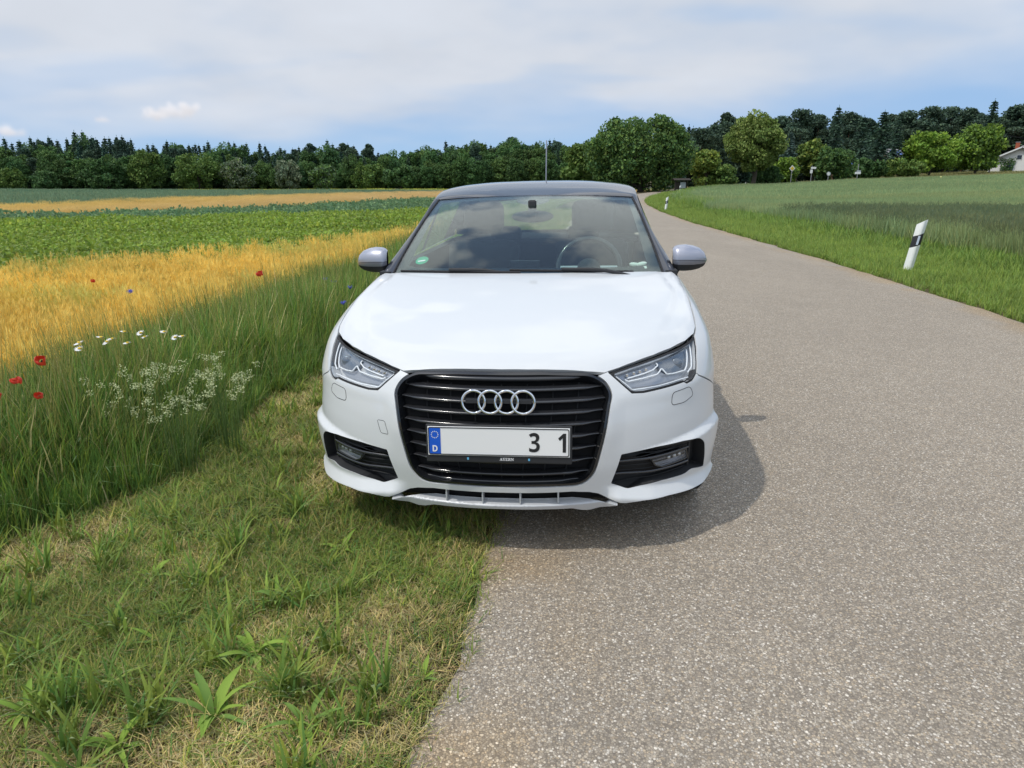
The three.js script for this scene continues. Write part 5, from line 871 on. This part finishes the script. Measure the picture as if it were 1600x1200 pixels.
signPost('priority_sign', 'diamond shaped white edged sign on a thin pole', 'sign', 1235, 258, 288, 106, (h) => [['diamond', boxG(0.62, 0.62, 0.03, 0, 0, -0.06, 0.01).rotateZ(PI / 4).translate(0, h - 0.45, 0), T.signWhite], ['diamond_centre', boxG(0.42, 0.42, 0.012, 0, 0, -0.085, 0.004).rotateZ(PI / 4).translate(0, h - 0.45, 0), T.signYellow]]);
signPost('direction_sign', 'pole with two white direction boards right of the diamond sign', 'sign', 1266, 259, 287, 106, (h) => [['board', board(0.75, 0.28, h - 0.3, 0.2), T.signWhite], ['board', board(0.36, 0.5, h - 0.8, -0.06), T.signWhite]]);
signPost('arrow_sign', 'low white board above the fourth small guide post', 'sign', 1202, 277, 289, 106, (h) => [['board', board(0.85, 0.32, h - 0.2), T.signWhite], ['arrow', boxG(0.4, 0.06, 0.006, 0, h - 0.2, -0.08), T.black]]);
signPost('round_sign', 'small round sign left of the tilted solar panel', 'sign', 1293, 268, 285, 106, (h) => [['disc', new THREE.CylinderGeometry(0.3, 0.3, 0.03, 24).rotateX(PI / 2).translate(0, h - 0.3, 0.06), T.paleBoard], ['disc_face', new THREE.CylinderGeometry(0.22, 0.22, 0.012, 24).rotateX(PI / 2).translate(0, h - 0.3, 0.08), T.signWhite]]);
signPost('town_sign', 'pole with crossbar and stacked boards below the tilted solar panel', 'sign', 1338, 256, 286, 104, (h) => [['board', board(0.85, 0.30, h - 1.25), T.signWhite], ['board', board(0.6, 0.22, h - 1.0, 0.1), T.paleBoard]]);
[['left yellow topped marker stake at the field edge', 1405, 280, 287], ['right yellow topped marker stake at the field edge', 1469, 277, 284]].forEach(([l, u, v, b]) => { const s = signPost('marker_stake', l, 'stake', u, v, b, 100, (h) => [['cap', new THREE.SphereGeometry(0.13, 14, 10).translate(0, h, 0), std({ color: lin(0.72, 0.66, 0.22), roughness: 0.6 })]]); s.userData.group = 'marker stakes at the field edge'; });
{ // notice board with its own little roof
  const D = 78, c = at(1063, 303, D), n = thing('notice_board', 'dark wooden notice board with small roof at the bend', 'notice board', [c[0], landY(c[0], D), -D], 0.15), h = at(1063, 281, D)[1] - landY(c[0], D);
  for (const x of [-0.62, 0.62]) part('post', boxG(0.14, h, 0.14, x, h / 2, 0, 0.01), T.wood, n);
  part('panel', boxG(1.15, h * 0.62, 0.05, 0, h * 0.58, 0, 0.008), T.wood, n); part('sheet', boxG(0.62, h * 0.45, 0.012, 0.22, h * 0.60, -0.04, 0.003), T.paleBoard, n);
  part('roof', merge(boxG(1.9, 0.05, 0.55, 0, 0, 0, 0.01).rotateX(0.35).translate(0, h + 0.06, 0.22), boxG(1.9, 0.05, 0.55, 0, 0, 0, 0.01).rotateX(-0.35).translate(0, h + 0.06, -0.22)), T.wood, n);
}
{ // utility pole and wires
  const D = 132, a = at(1546, 266, D), b = at(1558, 206, D), g = landY(a[0], D), p = thing('utility_pole', 'leaning wooden utility pole beside the white house', 'pole', [a[0], g, -D]), h = b[1] - g;
  part('shaft', limb([[0, -0.2, 0], [(b[0] - a[0]) * 0.5, h * 0.5, 0], [b[0] - a[0], h, 0]], 0.13, 0.09, 8), T.oldWood, p); part('crossarm', boxG(0.9, 0.09, 0.09, b[0] - a[0], h - 0.35, 0, 0.01), T.oldWood, p);
  for (const x of [-0.35, 0.35]) part('insulator', new THREE.CylinderGeometry(0.04, 0.05, 0.12, 8).translate(b[0] - a[0] + x, h - 0.24, 0), T.signWhite, p);
  const e = at(1660, 214, 128); for (const k of [-0.35, 0.35]) part('wire', tube([new THREE.Vector3(b[0] - a[0] + k, h - 0.2, 0), new THREE.Vector3((b[0] + e[0]) / 2 - a[0], (b[1] + e[1]) / 2 - g - 0.7, 2), new THREE.Vector3(e[0] - a[0] + k, e[1] - g, 4)], 0.012, 20, false, 4), T.black, p);
}
{ // white house with red roof
  const D = 138, L = at(1549, 262, D), R = at(1652, 262, D), gx = (L[0] + R[0]) / 2, g = landY(gx, D) - 0.2, ridge = at(1592, 229, D)[1] - g, eave = at(1556, 253, D)[1] - g, w = R[0] - L[0];
  const hs = thing('white_house', 'white gabled house with red tiled roof at the right edge', 'house', [at(1592, 262, D)[0], g, -D], -0.62), W = w * 0.46, dep = 9;
  const gab = new THREE.Shape([[-W * 0.86, 0], [W * 0.86, 0], [W * 0.86, eave + 0.25], [0, ridge - 0.25], [-W * 0.86, eave + 0.25]].map((q) => new THREE.Vector2(...q)));
  part('wall', new THREE.ExtrudeGeometry(gab, { depth: dep, bevelEnabled: false }).translate(0, 0, -dep), T.render, hs);
  const sl = Math.hypot(W, ridge - eave), an = Math.atan2(ridge - eave, W);
  for (const s of [-1, 1]) { const rf = part('roof', boxG(sl + 0.4, 0.16, dep + 1.4, 0, 0, 0, 0.02).rotateZ(-s * an).translate(s * W / 2, (ridge + eave) / 2, -dep / 2), T.tile, hs); part('barge_board', boxG(sl + 0.4, 0.26, 0.08, 0, 0, 0, 0.01).rotateZ(-s * an).translate(s * W / 2, (ridge + eave) / 2 - 0.05, 0.74), T.signWhite, rf); }
  const ch = part('chimney', boxG(0.7, 1.6, 0.7, -0.9, ridge + 0.1, 3.2, 0.03), T.tile, hs); part('chimney_cap', boxG(0.85, 0.1, 0.85, -0.9, ridge + 0.93, 3.2, 0.02), T.grey, ch);
  for (const [x, y, ww, wh] of [[-0.2, eave + 0.85, 0.9, 0.9], [1.6, eave + 0.6, 0.8, 0.9], [-1.4, 1.2, 1.3, 1.3], [1.8, 1.2, 1.1, 1.3]]) { const wn = part('window', boxG(ww, wh, 0.08, x, y, -0.02, 0.01), T.signWhite, hs); part('pane', boxG(ww * 0.8, wh * 0.8, 0.03, x, y, -0.07, 0.005), T.pane, wn); }
  
  part('ivy', (() => { const b = new Blades(5); for (let k = 0; k < 500; k++) { const y = b.r() * (ridge - 2), x = -1.9 + (b.r() - 0.5) * (1.6 + 0.4 * y); b.randQuad([x, y, 0.15 + b.r() * 0.3], 0.16, vary(b.r, BD[0], 0.3), 0.2); } return b.build(); })(), MG.leaf, hs);
}
{ // buildings half hidden in the gardens
  const D = 118, a = at(1322, 249, D), s = thing('solar_roof', 'tilted blue solar panel array showing between the garden trees', 'solar panels', [a[0], landY(a[0], D), -D], 0.5), h = a[1] - s.position.y;
  part('shed_wall', boxG(1.6, h - 0.9, 2, 0, (h - 0.9) / 2, 1.1, 0.02), T.brown, s);
  const fr = group('array', s); fr.position.set(0, h, 0); fr.rotation.x = -0.75;
  part('frame', boxG(1.75, 2.15, 0.06, 0, 0, 0.03, 0.01), T.zinc, fr); for (const x of [-0.43, 0.43]) for (const y of [-0.53, 0.53]) part('panel', boxG(0.80, 1.0, 0.03, x, y, -0.02, 0.006), T.solar, fr);
  const D2 = 135, b = at(1399, 239, D2), g2 = thing('grey_roofed_barn', 'grey roofed building with solar panels peeping between the trees', 'barn', [b[0], landY(b[0], D2), -D2], 0.15), h2 = b[1] - g2.position.y;
  part('wall', boxG(3.4, h2 - 0.4, 3, 0, (h2 - 0.4) / 2, 1.6, 0.02), T.brown, g2); part('roof', boxG(3.7, 0.12, 2.6, 0, 0, 0, 0.02).rotateX(0.6).translate(0, h2, -0.4), T.grey, g2);
  for (const x of [-0.1, 1.0]) part('solar_panel', boxG(0.95, 0.05, 1.5, 0, 0, 0, 0.006).rotateX(0.6).translate(x, h2 + 0.11, -0.33), T.solar, g2);
}
// ---------- flowers and broad-leaved weeds near the camera ----------
const FL = { poppy: leafMat({ roughness: 0.6 }), green: leafMat() };
function stemmed(b, x, z, h, lean, dir, col = [0.12, 0.19, 0.05]) { b.blade(x, 0, z, h, dir, lean, 0.0045, col, 4); return [x + Math.cos(dir) * lean * h, h * (1 - 0.25 * lean), z + Math.sin(dir) * lean * h]; }
function poppy(label, x, D, h, s, seed) {
  const p = thing('poppy', label, 'flower', [x, landY(x, D), -D], 0, 'red poppies'), r = rng(seed), b = new Blades(seed), top = stemmed(b, 0, 0, h, 0.08, r() * 6); part('stem', b.build(), MG.grass, p);
  const nod = (r() - 0.5) * 0.9, side = (r() - 0.5) * 0.9;
  for (let k = 0; k < 4; k++) {   // crumpled, cupped petals
    const g = new THREE.SphereGeometry(s * (0.75 + 0.4 * r()), 14, 8, -0.9, 1.8, 0.75, 1.35), P = g.attributes.position; for (let i = 0; i < P.count; i++) { const x = P.getX(i), y = P.getY(i), z = P.getZ(i), f = 1 + 0.34 * (vnoise(x * 170 + k * 7, y * 170 + z * 90, seed) - 0.5); P.setXYZ(i, x * f, y * f * 1.1, z * f); } g.computeVertexNormals();
    g.rotateZ(PI); g.translate(0, s * 0.35, 0); g.rotateX((r() - 0.5) * 0.5); g.rotateY(k * PI / 2 + r() * 0.5); g.rotateX(0.35 + nod); g.rotateZ(side); g.translate(...top); part('petal', g, M.poppyRed, p); }
  part('centre', new THREE.SphereGeometry(s * 0.22, 8, 6).translate(top[0], top[1] - s * 0.1, top[2]), T.black, p);
}
M.poppyRed = phys({ color: lin(0.72, 0.05, 0.015), roughness: 0.6, transmission: 0.3, thickness: 0 });
// [label, picture position, distance]
[['poppy nearest the left edge of the picture', 10, 602, 2.95, 0.036], ['large poppy just below the left edge poppy', 8, 620, 2.85, 0.04], ['lone poppy among grass tips right of the left edge', 48, 568, 3.1, 0.034], ['small poppy sitting lower in the tall grass', 42, 622, 2.9, 0.026], ['poppy at the barley edge near the middle of the strip', 416, 428, 6.2, 0.045], ['tiny distant poppy in the barley left of the middle one', 150, 440, 7.0, 0.03], ['distant poppy close to the left door mirror', 546, 392, 10.5, 0.04]].forEach(([l, u, v, D, s], k) => { const c = at(u, v, D); poppy(l, c[0], D, Math.max(0.2, c[1] - landY(c[0], D)) / 0.98, s * 0.68, 300 + k); });
[['cornflower nearest the left mirror', 550, 449, 6.6], ['cornflower left of the mirror one', 523, 441, 7.0], ['cornflower standing left of the pair', 508, 437, 7.3], ['cornflower at the barley edge further left', 200, 455, 6.2], ['lower cornflower in the grass by the bonnet', 540, 474, 6.0]].forEach(([l, u, v, D], k) => {
  const c = at(u, v, D), gy = landY(c[0], D), f = thing('cornflower', l, 'flower', [c[0], gy, -D], 0, 'blue cornflowers'), b = new Blades(330 + k), top = stemmed(b, 0, 0, c[1] - gy, 0.05, b.r() * 6); part('stem', b.build(), MG.grass, f);
  const q = new Blades(340 + k); for (let j = 0; j < 26; j++) { const a = q.r() * 2 * PI, e = q.r() * 0.9; q.quad([top[0] + 0.018 * Math.cos(a), top[1] + 0.02 * e, top[2] + 0.018 * Math.sin(a)], [0.018 * Math.cos(a), 0.012, 0.018 * Math.sin(a)], [-0.007 * Math.sin(a), 0, 0.007 * Math.cos(a)], vary(q.r, [0.10, 0.12, 0.50], 0.25)); } part('bloom', q.build(), MG.grass, f);
});
// daisies along the barley edge
[['leftmost white daisy of the row by the barley', 124, 538], ['daisy second from the left of the row', 136, 534], ['daisy third from the left of the row', 148, 529], ['daisy in the middle of the row, left one', 158, 527], ['daisy in the middle of the row, right one', 167, 523], ['daisy right of the row gap', 197, 524], ['daisy low in the right half of the row', 206, 531], ['daisy above the low right one', 222, 521], ['daisy before the tallest one', 236, 522], ['tallest daisy of the row', 260, 513], ['flat daisy right of the tallest', 281, 528], ['rightmost daisy of the row', 290, 526]].forEach(([l, u, v], k) => {
  const D = 3.5 + (u - 120) * 0.003 + (hash2(u, v, 4) - 0.5) * 0.5, c = at(u + (hash2(u, v, 5) - 0.5) * 9, v + (hash2(u, v, 6) - 0.5) * 14, D), gy = landY(c[0], D), f = thing('daisy', l, 'flower', [c[0], gy, -D], 0, 'white daisies'), b = new Blades(350 + k), top = stemmed(b, 0, 0, Math.max(0.15, c[1] - gy), 0.05, b.r() * 6); part('stem', b.build(), MG.grass, f);
  const q = new Blades(370 + k); const tx = (q.r() - 0.5) * 0.8, tz = (q.r() - 0.35) * 0.8; for (let j = 0; j < 15; j++) { const a = j / 15 * 2 * PI, ty = tx * Math.cos(a) - tz * Math.sin(a); q.quad([top[0] + 0.015 * Math.cos(a), top[1] + 0.004 + 0.015 * ty, top[2] + 0.015 * Math.sin(a)], [0.011 * Math.cos(a), 0.002 + 0.011 * ty, 0.011 * Math.sin(a)], [-0.006 * Math.sin(a), 0.002, 0.006 * Math.cos(a)], [0.75, 0.75, 0.74]); } part('petals', q.build(), MG.dry, f); part('disc', new THREE.SphereGeometry(0.009, 8, 6).scale(1, 0.5, 1).translate(top[0], top[1] + 0.007, top[2]), T.signYellow, f);
});
// clumps of small white umbels
[['left clump of creamy white bedstraw in the tall grass', 205, 592, 3.35, 0.17, 26], ['middle clump of creamy white bedstraw in the tall grass', 270, 600, 3.25, 0.17, 44], ['right clump of creamy white bedstraw in the tall grass', 345, 580, 3.55, 0.15, 40]].forEach(([l, u, v, D, rad, n], k) => {
  const c = at(u, v, D), gy = landY(c[0], D), f = thing('bedstraw', l, 'flower', [c[0], gy, -D]), b = new Blades(390 + k), q = new Blades(395 + k), H = Math.max(0.25, c[1] - gy);
  for (let j = 0; j < n; j++) { const a = q.r() * 6.28, d = rad * Math.sqrt(q.r()), top = stemmed(b, d * Math.cos(a) * 0.5, d * Math.sin(a) * 0.5, H * (0.72 + 0.5 * q.r()), 0.25 * q.r(), a); for (let m = 0; m < 26; m++) q.randQuad([top[0] + (q.r() - 0.5) * 0.034, top[1] + (q.r() - 0.6) * 0.034, top[2] + (q.r() - 0.5) * 0.034], 0.0048, vary(q.r, [0.48, 0.52, 0.27], 0.15, 0.04), 1); }
  part('stems', b.build(), MG.grass, f); part('blossom', q.build(), MG.dry, f);
});
// broad-leaved rosettes in the mown verge: every leaf a part
const rosetteLeaf = (() => [0, 1, 2].map((s) => { const n = 7, pos = [], idx = [], r = rng(700 + s), L = 1, W = [0.075, 0.09, 0.065][s]; for (let i = 0; i <= n; i++) { const t = i / n, w = W * Math.pow(Math.sin(PI * Math.min(1, 0.1 + t * 0.9)), 0.75) * (t > 0.98 ? 0.02 : 1) * (0.5 + 0.8 * t * (1.35 - t)), y = 0.85 * t - 0.35 * t * t * (1 + s * 0.4), x = 0.25 * t + 0.42 * t * t; for (const k of [-1, 0, 1]) { pos.push(x, y + (k ? 0.045 * w / W : 0), k * w); } if (i) for (const c of [0, 1]) { const a = (i - 1) * 3 + c, b = a + 3; idx.push(a, a + 1, b + 1, a, b + 1, b); } } const g = new THREE.BufferGeometry(); g.setAttribute('position', new THREE.Float32BufferAttribute(pos, 3)); g.setIndex(idx); g.computeVertexNormals(); return g; }))();
const rosMat = [[0.22, 0.35, 0.05], [0.27, 0.40, 0.06], [0.18, 0.30, 0.06]].map((c) => phys({ color: lin(...c), roughness: 0.75, specularIntensity: 0.4, transmission: 0.3, thickness: 0 }));
[['broad leaved weed at the left bottom edge', 45, 1120, 0.17, 7], ['broad leaved weed at the bottom, long pale leaves', 185, 1178, 0.19, 6], ['bright broad leaved weed right of the long leaved one', 335, 1130, 0.19, 8], ['broad leaved weed above the bright one', 400, 1030, 0.17, 9], ['upright narrow leaved weed near the bottom middle', 575, 1100, 0.15, 6], ['low weed nearest the road edge', 660, 1075, 0.11, 5], ['weed rosette left of the upright one', 480, 1150, 0.14, 7], ['weed in the middle of the mown verge', 435, 945, 0.14, 8], ['weed left of the middle one', 240, 905, 0.14, 6], ['weed below the front bumper shadow', 700, 848, 0.13, 8], ['weed at the road edge below the bumper', 725, 838, 0.10, 6], ['weed by the pale tuft', 535, 870, 0.14, 7], ['weed at the far left of the verge', 30, 1010, 0.12, 6], ['weed low left of centre', 250, 1010, 0.13, 7], ['leafy weed at the foot of the tall grass', 215, 700, 0.24, 12], ['second leafy weed at the foot of the tall grass', 190, 735, 0.22, 12], ['weed left of the foot of the tall grass', 95, 790, 0.18, 9]].forEach(([l, u, v, s, n], k) => {
  const b = (600 - v) / 1086.2, D0 = (1.423 + 0.03) / -(b * CP - SP) * (CP + b * SP), c = at(u, v, D0), r = rng(800 + k), p = thing('weed', l, 'weed', [c[0], landY(c[0], D0) - 0.005, -D0], 0, 'broad leaved weeds in the verge');
  for (let j = 0; j < n + 4; j++) { const m = part('leaf', rosetteLeaf[(r() * 3) | 0], rosMat[(r() * 3) | 0], p), q = s * 0.85 * (0.6 + 0.6 * r()); m.scale.set(q * (0.6 + 0.9 * r()), q * (0.7 + 0.5 * r()), q * (0.75 + 0.5 * r())); m.rotation.y = j / (n + 4) * 2 * PI + r(); }
});

renderer.render(scene, camera);
